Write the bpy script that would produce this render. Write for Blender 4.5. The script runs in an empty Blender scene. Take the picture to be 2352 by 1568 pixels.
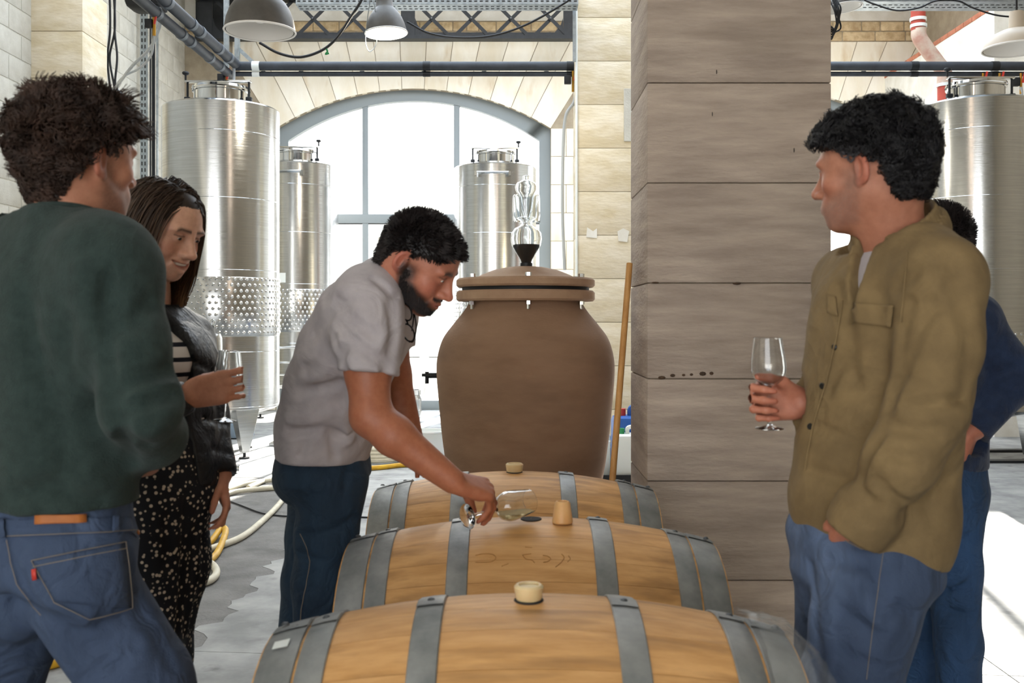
import bpy, bmesh, math, random
import numpy as np
from mathutils import Vector, Matrix, Euler
random.seed(7)
SC = bpy.context.scene
COL = SC.collection
PI = math.pi
FPX = 2287.0                      # focal length in pixels of the 2352 px wide frame (35 mm lens)
HZ = 1.36                         # camera height

def P(px, py, d):                 # photo pixel + distance -> point of the room
    return Vector(((px - 1176.0) / FPX * d, d, HZ + (735.0 - py) / FPX * d))

# ------------------------------------------------------------------ camera
cam = bpy.data.cameras.new('camera'); camo = bpy.data.objects.new('camera', cam); COL.objects.link(camo)
cam.sensor_width = 36.0; cam.lens = 35.0; cam.shift_y = -49.0 / 2352.0
cam.clip_start = 0.05; cam.clip_end = 300
camo.location = (0, 0, HZ); camo.rotation_euler = (PI / 2, 0, 0)
cam.dof.use_dof = True; cam.dof.focus_distance = 6.5; cam.dof.aperture_fstop = 7.1
SC.camera = camo

# ------------------------------------------------------------------ world, sun, exposure
w = bpy.data.worlds.new('sky'); SC.world = w; w.use_nodes = True
nt = w.node_tree; bg = nt.nodes['Background']
tc = nt.nodes.new('ShaderNodeTexCoord'); sx = nt.nodes.new('ShaderNodeSeparateXYZ')
cr = nt.nodes.new('ShaderNodeValToRGB')
cr.color_ramp.elements[0].position = 0.0; cr.color_ramp.elements[0].color = (1.0, 0.99, 0.97, 1)
cr.color_ramp.elements[1].position = 0.9; cr.color_ramp.elements[1].color = (0.74, 0.86, 1.0, 1)
nt.links.new(tc.outputs['Generated'], sx.inputs[0]); nt.links.new(sx.outputs['Z'], cr.inputs[0])
nt.links.new(cr.outputs[0], bg.inputs['Color']); bg.inputs['Strength'].default_value = 3.0
sun = bpy.data.lights.new('sun', 'SUN'); suno = bpy.data.objects.new('sun', sun); COL.objects.link(suno)
sun.energy = 16.0; sun.angle = math.radians(0.6); sun.color = (1.0, 0.95, 0.86)
SUN_DIR = Vector((-0.20, -1.0, -0.365)).normalized()
suno.rotation_euler = SUN_DIR.to_track_quat('-Z', 'Y').to_euler(); suno.location = (6, 30, 14)
SC.view_settings.view_transform = 'Standard'; SC.view_settings.look = 'None'
SC.view_settings.exposure = 0.9; SC.view_settings.gamma = 1.0
SC.view_settings.use_curve_mapping = False

# ------------------------------------------------------------------ helpers
ORG = {}
def tag(o, label=None, cat=None, group=None, kind=None):
    if label: o['label'] = label
    if cat: o['category'] = cat
    if group: o['group'] = group
    if kind: o['kind'] = kind
    return o
def empty(name, loc, label=None, cat=None, group=None, kind=None):
    o = bpy.data.objects.new(name, None); COL.objects.link(o); o.location = loc; o.empty_display_size = .05
    ORG[o.name] = Vector(loc)
    return tag(o, label, cat, group, kind)
def org(o):
    v = Vector((0, 0, 0))
    while o is not None:
        v = v + Vector(o.location); o = o.parent
    return v
def copy_tree(o, parent=None):
    c = o.copy(); COL.objects.link(c); c.parent = parent
    for ch in list(o.children):
        copy_tree(ch, c)
    return c
def frame(ax):
    ax = Vector(ax).normalized()
    u = ax.orthogonal().normalized() if abs(ax.z) < .999 else Vector((1, 0, 0))
    if abs(ax.z) < .999: u = Vector((0, 0, 1)).cross(ax).normalized()
    return u, ax.cross(u).normalized(), ax

class G:                           # collects shapes, builds ONE mesh object
    def __init__(s): s.v = []; s.f = []; s.mi = []; s.cur = 0
    def add(s, vs, fs):
        n = len(s.v); s.v += [tuple(v) for v in vs]; s.f += [tuple(i + n for i in f) for f in fs]
        s.mi += [s.cur] * len(fs); return s
    def box(s, c, size, rot=None, bev=0.0, taper=None):
        c = Vector(c); hx, hy, hz = size[0] / 2, size[1] / 2, size[2] / 2
        R = Euler(rot).to_matrix() if rot is not None and not isinstance(rot, Matrix) else (rot or Matrix.Identity(3))
        if bev <= 0:
            vs = [Vector((x * hx, y * hy, z * hz)) for z in (-1, 1) for y in (-1, 1) for x in (-1, 1)]
            fs = [(0, 2, 3, 1), (4, 5, 7, 6), (0, 1, 5, 4), (2, 6, 7, 3), (0, 4, 6, 2), (1, 3, 7, 5)]
            return s.add([c + R @ v for v in vs], fs)
        bm = bmesh.new(); bmesh.ops.create_cube(bm, size=1.0)
        for v in bm.verts: v.co = Vector((v.co.x * size[0], v.co.y * size[1], v.co.z * size[2]))
        bmesh.ops.bevel(bm, geom=list(bm.edges), offset=bev, segments=2 if bev > .004 else 1, profile=.5, affect='EDGES')
        bm.verts.index_update()
        s.add([c + R @ v.co for v in bm.verts], [[v.index for v in f.verts] for f in bm.faces]); bm.free(); return s
    def tube(s, pts, r, n=8, cap=True, closed=False):
        pts = [Vector(p) for p in pts]; m = len(pts); rs = r if isinstance(r, (list, tuple)) else [r] * m
        vs = []; fs = []; up = None
        for i in range(m):
            a = pts[i - 1] if (i > 0 or closed) else pts[i]; b = pts[(i + 1) % m] if (i < m - 1 or closed) else pts[i]
            t = (b - a).normalized() if (b - a).length > 1e-9 else Vector((0, 0, 1))
            if up is None: up = t.orthogonal().normalized()
            up = (up - t * up.dot(t)); up = up.normalized() if up.length > 1e-6 else t.orthogonal().normalized()
            q = t.cross(up)
            for k in range(n):
                a_ = 2 * PI * k / n; vs.append(pts[i] + (up * math.cos(a_) + q * math.sin(a_)) * rs[i])
        for i in range(m if closed else m - 1):
            for k in range(n):
                j = (i + 1) % m
                fs.append((i * n + k, i * n + (k + 1) % n, j * n + (k + 1) % n, j * n + k))
        if cap and not closed:
            fs.append(tuple(range(n - 1, -1, -1))); fs.append(tuple(range((m - 1) * n, m * n)))
        return s.add(vs, fs)
    def cyl(s, a, b, r, r2=None, n=16, cap=True):
        return s.tube([a, b], [r, r if r2 is None else r2], n, cap)
    def lathe(s, prof, c=(0, 0, 0), ax=(0, 0, 1), n=32, a0=0, a1=2 * PI, closed=False):
        u, v, a = frame(ax); c = Vector(c); full = abs(a1 - a0 - 2 * PI) < 1e-6; cols = n if full else n + 1
        vs = []; fs = []; m = len(prof)
        for k in range(cols):
            t = a0 + (a1 - a0) * k / n; d = u * math.cos(t) + v * math.sin(t)
            for (r, z) in prof: vs.append(c + d * r + a * z)
        for k in range(n):
            k2 = (k + 1) % cols
            for i in range(m if closed else m - 1):
                j = (i + 1) % m
                r1, r2 = prof[i][0], prof[j][0]
                q = [k * m + i, k2 * m + i, k2 * m + j, k * m + j]
                fs.append(tuple(q))
        return s.add(vs, fs)
    def torus(s, c, R, r, ax=(0, 0, 1), n=32, m=8):
        return s.lathe([(R + r * math.cos(2 * PI * i / m), r * math.sin(2 * PI * i / m)) for i in range(m)], c, ax, n, closed=True)
    def ball(s, c, r, n=12, sc=(1, 1, 1)):
        m = max(4, n // 2); c = Vector(c); vs = []; fs = []
        for i in range(m + 1):
            t = PI * i / m
            for k in range(n):
                p = 2 * PI * k / n
                vs.append(c + Vector((math.sin(t) * math.cos(p) * r * sc[0], math.sin(t) * math.sin(p) * r * sc[1], math.cos(t) * r * sc[2])))
        for i in range(m):
            for k in range(n):
                fs.append((i * n + k, (i + 1) * n + k, (i + 1) * n + (k + 1) % n, i * n + (k + 1) % n))
        return s.add(vs, fs)
    def prism(s, poly, y0, y1, plane='xz'):   # poly: list of 2-D points, extruded along the third axis
        def q(p, t):
            return {'xz': (p[0], t, p[1]), 'xy': (p[0], p[1], t), 'yz': (t, p[0], p[1])}[plane]
        n = len(poly); vs = [q(p, y0) for p in poly] + [q(p, y1) for p in poly]
        fs = [tuple(range(n)), tuple(range(2 * n - 1, n - 1, -1))] + [(i, (i + 1) % n, n + (i + 1) % n, n + i) for i in range(n)]
        return s.add(vs, fs)
    def build(s, name, mat, parent=None, smooth=True, angle=40, loc=None):
        o = org(parent) if parent is not None else Vector((0, 0, 0))
        l = Vector(loc) if loc is not None else Vector((0, 0, 0))
        off = o + l
        me = bpy.data.meshes.new(name)
        me.from_pydata([(v[0] - off.x, v[1] - off.y, v[2] - off.z) for v in s.v], [], s.f)
        bm = bmesh.new(); bm.from_mesh(me)
        bmesh.ops.remove_doubles(bm, verts=bm.verts, dist=1e-6)
        bmesh.ops.recalc_face_normals(bm, faces=bm.faces); bm.to_mesh(me); bm.free()
        mats = mat if isinstance(mat, (list, tuple)) else [mat]
        for m in mats: me.materials.append(m)
        if len(mats) > 1 and len(me.polygons) == len(s.mi): me.polygons.foreach_set('material_index', s.mi)
        if smooth:
            me.polygons.foreach_set('use_smooth', [True] * len(me.polygons))
            me.set_sharp_from_angle(angle=math.radians(angle))
        ob = bpy.data.objects.new(name, me); COL.objects.link(ob); ob.location = l
        if parent is not None: ob.parent = parent
        return ob
def inst(src, name, parent=None, loc=(0, 0, 0), rot=(0, 0, 0), scale=None):
    ob = bpy.data.objects.new(name, src.data); COL.objects.link(ob); ob.parent = parent
    ob.location = loc; ob.rotation_euler = rot
    if scale: ob.scale = scale
    return ob
def catmull(pts, n=8, closed=False):
    pts = [Vector(p) for p in pts]; m = len(pts); out = []
    for i in range(m if closed else m - 1):
        p1 = pts[i]; p2 = pts[(i + 1) % m]
        p0 = pts[i - 1] if (i > 0 or closed) else p1 * 2 - p2
        p3 = pts[(i + 2) % m] if (i + 2 < m or closed) else p2 * 2 - p1
        for k in range(n):
            t = k / n
            out.append(.5 * ((2 * p1) + (p2 - p0) * t + (2 * p0 - 5 * p1 + 4 * p2 - p3) * t * t + (3 * p1 - p0 - 3 * p2 + p3) * t ** 3))
    if not closed: out.append(pts[-1])
    return out

# ------------------------------------------------------------------ materials
MATS = {}
def srgb(h):
    h = h.lstrip('#'); c = [int(h[i:i + 2], 16) / 255 for i in (0, 2, 4)]
    return tuple((x / 12.92 if x <= .04045 else ((x + .055) / 1.055) ** 2.4) for x in c) + (1,)
def mat(name, col, col2=None, scale=4.0, stretch=(1, 1, 1), detail=5, rough=.6, metal=0.0, bump=0.0, bscale=None, bstretch=None,
        rand=0.0, spec=.5, coat=0, sheen=0, trans=0, ior=1.45, contrast=(.35, .65), col3=None, scale3=1.0, c3=(.55, .7), attr=None,
        emit=None, estr=0, sss=0, rough2=None, aniso=0, alpha=1.0, coords='Object', dist=0.0, wr=None):
    if name in MATS: return MATS[name]
    m = bpy.data.materials.new(name); m.use_nodes = True; t = m.node_tree; N = t.nodes; L = t.links
    b = N['Principled BSDF']; col = srgb(col) if isinstance(col, str) else col
    b.inputs['Roughness'].default_value = rough; b.inputs['Metallic'].default_value = metal
    b.inputs['Specular IOR Level'].default_value = spec; b.inputs['IOR'].default_value = ior
    b.inputs['Coat Weight'].default_value = coat; b.inputs['Sheen Weight'].default_value = sheen
    b.inputs['Transmission Weight'].default_value = trans; b.inputs['Alpha'].default_value = alpha
    b.inputs['Anisotropic'].default_value = aniso
    if sss:
        b.inputs['Subsurface Weight'].default_value = sss; b.inputs['Subsurface Radius'].default_value = (1, .35, .2)
        b.inputs['Subsurface Scale'].default_value = .008
    if emit: b.inputs['Emission Color'].default_value = srgb(emit); b.inputs['Emission Strength'].default_value = estr
    c = N.new('ShaderNodeTexCoord'); mp = N.new('ShaderNodeMapping'); mp.inputs['Scale'].default_value = stretch
    L.new(c.outputs[coords], mp.inputs[0]); out = None
    if rand:
        oi = N.new('ShaderNodeObjectInfo'); ad = N.new('ShaderNodeVectorMath'); ad.operation = 'ADD'
        sc_ = N.new('ShaderNodeVectorMath'); sc_.operation = 'SCALE'; sc_.inputs[0].default_value = (13.1, 7.7, 3.3)
        L.new(oi.outputs['Random'], sc_.inputs['Scale']); L.new(mp.outputs[0], ad.inputs[0]); L.new(sc_.outputs[0], ad.inputs[1]); vec = ad.outputs[0]
    else: vec = mp.outputs[0]
    if attr:
        at = N.new('ShaderNodeVertexColor'); at.layer_name = attr; out = at.outputs['Color']
    if col2 is not None:
        col2 = srgb(col2) if isinstance(col2, str) else col2
        n = N.new('ShaderNodeTexNoise'); n.inputs['Scale'].default_value = scale; n.inputs['Detail'].default_value = detail; n.inputs['Roughness'].default_value = .6
        n.inputs['Distortion'].default_value = dist
        L.new(vec, n.inputs['Vector']); r = N.new('ShaderNodeMapRange'); r.inputs[1].default_value = contrast[0]; r.inputs[2].default_value = contrast[1]
        L.new(n.outputs[0], r.inputs[0]); mx = N.new('ShaderNodeMix'); mx.data_type = 'RGBA'
        L.new(r.outputs[0], mx.inputs[0])
        if attr:
            L.new(out, mx.inputs[6]); mu = N.new('ShaderNodeMix'); mu.data_type = 'RGBA'; mu.blend_type = 'MULTIPLY'; mu.inputs[0].default_value = 1
            L.new(out, mu.inputs[6]); mu.inputs[7].default_value = col2; L.new(mu.outputs[2], mx.inputs[7])
        else: mx.inputs[6].default_value = col; mx.inputs[7].default_value = col2
        out = mx.outputs[2]
        if rough2 is not None:
            rr = N.new('ShaderNodeMapRange'); rr.inputs[3].default_value = rough; rr.inputs[4].default_value = rough2
            L.new(r.outputs[0], rr.inputs[0]); L.new(rr.outputs[0], b.inputs['Roughness'])
    if col3 is not None:
        col3 = srgb(col3) if isinstance(col3, str) else col3
        n = N.new('ShaderNodeTexNoise'); n.inputs['Scale'].default_value = scale3; n.inputs['Detail'].default_value = 4
        L.new(vec, n.inputs['Vector']); r = N.new('ShaderNodeMapRange'); r.inputs[1].default_value = c3[0]; r.inputs[2].default_value = c3[1]
        L.new(n.outputs[0], r.inputs[0]); mx = N.new('ShaderNodeMix'); mx.data_type = 'RGBA'; L.new(r.outputs[0], mx.inputs[0])
        if out is not None: L.new(out, mx.inputs[6])
        else: mx.inputs[6].default_value = col
        mx.inputs[7].default_value = col3; out = mx.outputs[2]
    if rand:
        hs = N.new('ShaderNodeHueSaturation'); mr = N.new('ShaderNodeMapRange'); mr.inputs[3].default_value = 1 - rand; mr.inputs[4].default_value = 1 + rand
        L.new(oi.outputs['Random'], mr.inputs[0]); L.new(mr.outputs[0], hs.inputs['Value'])
        if out is not None: L.new(out, hs.inputs['Color'])
        else: hs.inputs['Color'].default_value = col
        out = hs.outputs[0]
    if out is not None: L.new(out, b.inputs['Base Color'])
    else: b.inputs['Base Color'].default_value = col
    if bump:
        n = N.new('ShaderNodeTexNoise'); n.inputs['Scale'].default_value = bscale or scale * 6; n.inputs['Detail'].default_value = 6
        if bstretch:
            m2 = N.new('ShaderNodeMapping'); m2.inputs['Scale'].default_value = bstretch; L.new(c.outputs[coords], m2.inputs[0]); L.new(m2.outputs[0], n.inputs['Vector'])
        else: L.new(vec, n.inputs['Vector'])
        bp = N.new('ShaderNodeBump'); bp.inputs['Strength'].default_value = bump; bp.inputs['Distance'].default_value = .01
        L.new(n.outputs[0], bp.inputs['Height']); L.new(bp.outputs[0], b.inputs['Normal'])
    if wr:                         # soft cloth creases
        n2 = N.new('ShaderNodeTexNoise'); n2.inputs['Scale'].default_value = wr[1]; n2.inputs['Detail'].default_value = 2.5; n2.inputs['Distortion'].default_value = 1.6
        m3 = N.new('ShaderNodeMapping'); m3.inputs['Scale'].default_value = wr[2] if len(wr) > 2 else (1, 1, 1); m3.inputs['Rotation'].default_value = (.5, .4, .2); L.new(c.outputs[coords], m3.inputs[0]); L.new(m3.outputs[0], n2.inputs['Vector'])
        b2 = N.new('ShaderNodeBump'); b2.inputs['Strength'].default_value = wr[0]; b2.inputs['Distance'].default_value = .03; L.new(n2.outputs[0], b2.inputs['Height'])
        if bump: L.new(b2.outputs[0], bp.inputs['Normal'])
        else: L.new(b2.outputs[0], b.inputs['Normal'])
    MATS[name] = m; return m
def glass_mat(name, col=(1, 1, 1, 1), rough=0.0, ior=1.45):
    if name in MATS: return MATS[name]
    m = bpy.data.materials.new(name); m.use_nodes = True; t = m.node_tree; N = t.nodes
    b = N['Principled BSDF']; b.inputs['Base Color'].default_value = col; b.inputs['Transmission Weight'].default_value = 1
    b.inputs['Roughness'].default_value = rough; b.inputs['IOR'].default_value = ior
    MATS[name] = m; return m

M_stone = mat('stone_pillar', '#b6a799', '#94857a', 2.6, (1, 1, 7), detail=8, rough=.85, bump=.6, bscale=24, bstretch=(1, 1, 4), rand=.05, contrast=(.32, .68), col3='#85766a', scale3=1.1, c3=(.55, .8))
M_stone2 = mat('stone_cream', '#ded4c0', '#cbbd9f', 3, (1, 1, 3), rough=.9, bump=.5, bscale=14, bstretch=(1, 1, 3), rand=.06)
M_wallstone = mat('stone_limewash', '#f0ebdf', '#e4dac5', 1.6, (1.6, 1, .6), rough=.9, bump=.35, bscale=10, rand=.05, col3='#d3c1a4', scale3=2.2, c3=(.6, .75))
M_rubble = mat('stone_rubble', '#d6c29e', '#b39a76', 9, rough=.95, bump=.8, bscale=20, rand=.12)
M_joint = mat('joint_mortar', '#a89c88', '#968a78', 6, rough=.95, bump=.3)
M_block = mat('concrete_block', '#c9c7be', '#b9b6ac', 5, rough=.92, bump=.4, bscale=60, rand=.05)
M_mortar = mat('block_mortar', '#c9c6bc', '#b5b2a8', 8, rough=.95, bump=.3)
M_floor = mat('floor_concrete', '#a4a5a3', '#828383', 3.0, rough=.55, bump=.15, bscale=18, col3='#6c6c6b', scale3=5, c3=(.6, .72), rough2=.75)
M_screed = mat('floor_screed', '#7f7e7c', '#6b6a68', 5.0, rough=.8, bump=.6, bscale=60, col3='#585755', scale3=3, c3=(.55, .75))
M_dark = mat('dark_gap', '#2a2725', rough=.9)
M_white = mat('white_paint', '#e6e4de', '#d6d2c8', 4, rough=.7, bump=.1)
M_brickcap = mat('brick_red', '#b9775c', '#a2644c', 8, rough=.9, bump=.3, rand=.1)
M_frame = mat('window_frame_grey', '#80888c', rough=.45)
M_iron = mat('painted_iron', '#24272b', '#1a1c1f', 10, rough=.5, metal=.3, bump=.1)
M_galv = mat('galvanised', '#aeb6bb', '#8f979c', 14, rough=.42, metal=.85)
M_steel = mat('stainless', '#c9cbcc', '#b9bbbc', 2.0, (1, 1, 40), rough=.16, metal=1.0, rough2=.24, bump=.04, bscale=3, bstretch=(.5, .5, 60))
M_steel2 = mat('stainless_polished', '#d4d6d7', rough=.1, metal=1.0)
M_rubber = mat('black_rubber', '#16171a', rough=.6)
M_pipe = mat('dark_pipe_foam', '#3b4048', '#2c3037', 5, rough=.55, bump=.1)
M_terra = mat('terracotta', '#96775f', '#84664f', 2.5, (1, 1, 3), rough=.82, bump=.15, bscale=60, col3='#745a47', scale3=1.6, c3=(.55, .8))
M_terra_lid = mat('terracotta_flange', '#ab8d72', '#9a7a61', 8, rough=.8, bump=.15, bscale=60)
M_oak = mat('oak_stave', '#d9a86e', '#c39157', 5, (1.2, 8, 8), detail=8, rough=.55, bump=.12, bscale=30, bstretch=(1, 14, 14), rand=.07, col3='#9c7347', scale3=3.0, c3=(.5, .75))
M_oak_end = mat('oak_head', '#b88a56', '#a17443', 5, (1, 1, 10), rough=.6, bump=.1, rand=.08)
M_hoop = mat('hoop_steel', '#a3a5a4', '#7f8283', 9, detail=8, rough=.5, metal=.45, bump=.15, bscale=40, rough2=.62, col3='#6c6f70', scale3=4, c3=(.55, .75))
M_rivet = mat('rivet_steel', '#5c5f63', rough=.5, metal=.8)
M_bung = mat('silicone_bung', '#e2cda2', '#d2b98a', 12, rough=.45, sss=.2)
M_bung2 = mat('silicone_bung_amber', '#e0b27a', '#cf9c62', 12, rough=.45, sss=.2)
M_glass = glass_mat('clear_glass', (.94, .96, .97, 1))
def pane_mat():                    # thin window glass: clear, with a faint mirror reflection
    m = bpy.data.materials.new('window_glass'); m.use_nodes = True; t = m.node_tree; N = t.nodes; N.remove(N['Principled BSDF'])
    tr = N.new('ShaderNodeBsdfTransparent'); gl = N.new('ShaderNodeBsdfGlossy'); gl.inputs['Roughness'].default_value = .02; mx = N.new('ShaderNodeMixShader'); mx.inputs[0].default_value = .06
    t.links.new(tr.outputs[0], mx.inputs[1]); t.links.new(gl.outputs[0], mx.inputs[2]); t.links.new(mx.outputs[0], N['Material Output'].inputs['Surface']); return m
M_pane = pane_mat()
M_wine = mat('white_wine', '#efe2b4', rough=.1, trans=.55, ior=1.33)
M_hose_w = mat('hose_cream', '#d9d3bf', '#c5beaa', 10, rough=.5)
M_hose_y = mat('hose_yellow', '#d8a92c', '#c29322', 10, rough=.45)
M_red = mat('red_plastic', '#c0392f', rough=.4)
M_green = mat('green_plastic', '#2f8f58', rough=.4)
M_blue = mat('blue_plastic', '#1f57a3', rough=.4)
M_can = mat('white_plastic', '#e3e7e5', rough=.4, sss=.1)
M_wood = mat('ash_handle', '#c9975a', '#b27f45', 6, (8, 8, 1), rough=.5)
M_brass = mat('brass', '#b98d3e', rough=.3, metal=1)
M_cable_g = mat('grey_cable', '#a9adb0', rough=.5); M_clamp = mat('grey_clamp', '#5f666e', rough=.5)
M_lampout = mat('lamp_enamel_dark', '#5a5753', '#4a4744', 6, rough=.45, bump=.05)
M_lampin = mat('lamp_enamel_white', '#e8e6e2', rough=.4)
M_lampcream = mat('lamp_enamel_cream', '#cbbfae', rough=.45)
M_bulb = mat('bulb_glow', '#ffffff', emit='#fff4dc', estr=18)
M_drain = mat('drain_red', '#b2493a', '#a23f32', 7, rough=.6)
M_drainw = mat('drain_dusty', '#cfc4b4', '#b98f80', 5, rough=.8)
# ================================================================== THE ROOM
XL, XR, YB, ZC, YF = -4.93, 6.1, 15.0, 6.4, -6.0
fl = G().box((0.6, 5.5, -.16), (13.2, 24, .26)).build('floor', M_dark); tag(fl, kind='structure')
# floor slabs (own pieces with joints); the rough screed lies left of X = -1.33 beyond the joint at Y ~ 4.1
def jag(x, y0, y1, n, a):
    r = random.Random(3); n = n * 2; return [(x + r.uniform(-a, a) + .04 * math.sin(i * .9), y0 + (y1 - y0) * i / n) for i in range(n + 1)]
g = .006
def seam(x): return 4.08 - (x + 1.2) * .088
edge = jag(-1.33, seam(-1.33) + g, 8.6, 40, .035)
G().prism([(XL, seam(XL) + g), (edge[0][0] - .001, seam(-1.33) + g)] + [(x - .001, y) for x, y in edge] + [(XL, 8.6)], -.05, -.002, 'xy').build('screed_strip', M_screed, fl)
G().prism([(x + .001, y) for x, y in edge] + [(1.9, 8.6), (1.9, seam(1.9) + g)], -.05, 0, 'xy').build('slab', M_floor, fl)
G().prism([(1.9 + g, seam(1.9) + g), (XR, seam(XR) + g), (XR, 8.6), (1.9 + g, 8.6)], -.05, 0, 'xy').build('slab', M_floor, fl)
for x0, x1 in ((XL, -2.0), (-2.0 + g, 1.9), (1.9 + g, XR)):
    G().prism([(x0, -6), (x1, -6), (x1, seam(x1)), (x0, seam(x0))], -.05, 0, 'xy').build('slab', M_floor, fl)
    G().prism([(x0, 8.6 + g), (x1, 8.6 + g), (x1, 15.6), (x0, 15.6)], -.05, 0, 'xy').build('slab', M_floor, fl)
M_out = mat('outside_ground', '#b8b2a6', rough=.9)
yard = G().box((0, 36, -.08), (80, 40.6, .1)).build('yard_ground', M_out); tag(yard, kind='structure')
# low pale buildings across the yard, seen through the glass
ob = empty('far_house', (-2, 40, 0), 'pale low building across the sunlit yard behind the glass', 'building')
G().box((-2, 40, 2.2), (26, 6, 4.4)).build('wall', M_white, ob); G().prism([(-15.5, 4.4), (11.5, 4.4), (9, 6.2), (-13, 6.2)], 36.7, 43.3).build('roof', M_white, ob)  # roof coloured white for the glare that bleaches everything outside

# left wall of concrete blocks
wl = G().box((XL - .183, 4.5, 3.2), (.36, 21, 6.5)).build('wall_left', M_mortar); tag(wl, kind='structure')
proto = None; BL, BH = .5, .248
for r in range(25):
    z = BH * (r + .5)
    for c in range(13):
        y = 9.0 + BL * (c + .5) + (BL / 2 if r % 2 else 0)
        if y + BL / 2 > 15.0 or (z - 1.4) > y * .335 + .3: continue
        if proto is None:
            proto = G().box((0, 0, 0), (.05, BL - .012, BH - .012), bev=.005).build('block', M_block, wl, loc=(XL - .022, y, z))
            proto.data.transform(Matrix.Translation(-(Vector((XL - .022, y, z))) * -1))
        else: inst(proto, 'block', wl, (XL - .022, y, z))
# (block prototype was authored at the origin)
def blocks(parent, x0, x1, y0, y1, zs, mat_, name='stone_block', bev=.012, gap=.006):
    for a, b in zip(zs[:-1], zs[1:]):
        G().box(((x0 + x1) / 2, (y0 + y1) / 2, (a + b) / 2), (x1 - x0, y1 - y0, b - a - gap), bev=bev).build(name, mat_, parent)
# stone pier standing against the left wall
pr = G().box((-4.68, 10.5, 3.2), (.46, .56, 6.4)).build('wall_pier', M_joint); tag(pr, kind='structure')
blocks(pr, -4.93, -4.4, 10.2, 10.82, [i * .48 for i in range(11)], M_stone2, bev=.006)
# second stone pier, between the two windows' bays
p2 = G().box((1.04, 10.55, 3.2), (.70, .60, 6.4)).build('wall_pillar_far', M_joint); tag(p2, kind='structure')
blocks(p2, .672, 1.42, 10.2, 10.9, [.2 + i * .446 - .2 for i in range(12)], M_stone2, bev=.005, gap=.004)
G().box((1.255, 10.195, 3.46), (.22, .02, .54), bev=.004).build('mortar_patch', M_block, p2)
G().prism([(.76, 2.21), (.87, 2.2), (.87, 2.3), (.83, 2.27), (.77, 2.31)], 10.192, 10.21).build('plaster_patch', M_white, p2)
G().prism([(1.09, 2.17), (1.18, 2.16), (1.2, 2.27), (1.14, 2.3), (1.08, 2.27)], 10.192, 10.21).build('plaster_patch', M_white, p2)
# big stone pillar behind the barrels
pz = [0, .03, .398, .765, 1.143, 1.497, 1.867, 2.237, 2.61, 2.98, 3.35, 3.72, 4.1, 4.5, 4.9, 5.3, 5.7, 6.1, 6.4]
pl = G().box((.84, 3.935, 3.2), (.655, .475, 6.4)).build('wall_pillar', M_joint); tag(pl, kind='structure')
for a, b in zip(pz[:-1], pz[1:]):
    if b - a < .1: continue
    G().box((.84, 3.935, (a + b) / 2), (.68, .51, b - a - .003), bev=.0045).build('stone_block', M_stone, pl)
M_rust = mat('rust_stain', '#5e4733', '#3c3027', 40, rough=.9)
for px, py, w_, h_ in ((1520, 867, 9, 4), (1545, 862, 6, 4), (1570, 861, 4, 3), (1588, 860, 4, 3), (1614, 858, 8, 5), (1634, 857, 5, 4), (1692, 651, 10, 3), (1505, 649, 9, 2)):
    c = P(px, py, 3.68); s_ = 3.68 / FPX
    G().ball((c.x, 3.678, c.z), 1, 8, (w_ * s_, .006, h_ * s_)).build('rusty_dowel', M_rust, pl)
for px, py in ((1824, 345), (1646, 165), (1636, 262), (1468, 576), (1462, 570)):
    if px < 1480: continue
    c = P(px, py, 3.68); G().ball((c.x, 3.679, c.z), .003, 6, (.6, 1, 3)).build('chip', M_dark, pl)

# back wall: two segmental arches in flat-topped voussoirs
AW, ASP, ARISE, ZV = 2.075, 4.25, .60, 5.55
AR = (AW * AW + ARISE * ARISE) / (2 * ARISE); ACZ = ASP + ARISE - AR
ARCHES = (-1.49, 3.765)
def archpts(cx, n=24, grow=0.0):
    t0 = math.asin(AW / AR)
    return [(cx + (AR + grow) * math.sin(t0 * (2 * i / n - 1)), ACZ + (AR + grow) * math.cos(t0 * (2 * i / n - 1))) for i in range(n + 1)]
wb = G()
def solid(x0, x1, z0, z1, y0=15.010, y1=15.5): wb.box(((x0 + x1) / 2, (y0 + y1) / 2, (z0 + z1) / 2), (x1 - x0, y1 - y0, z1 - z0))
xs = [XL - .4, ARCHES[0] - AW, ARCHES[0] + AW, ARCHES[1] - AW, ARCHES[1] + AW, XR + .5]
for i in (0, 2, 4): solid(xs[i], xs[i + 1], 0, ZC)
for cx in ARCHES:
    a = archpts(cx); wb.prism(a + [(cx + AW, ZC), (cx - AW, ZC)], 15.010, 15.5)
wb = wb.build('wall_back', M_joint, smooth=False); tag(wb, kind='structure')
TB = 2.72
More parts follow.
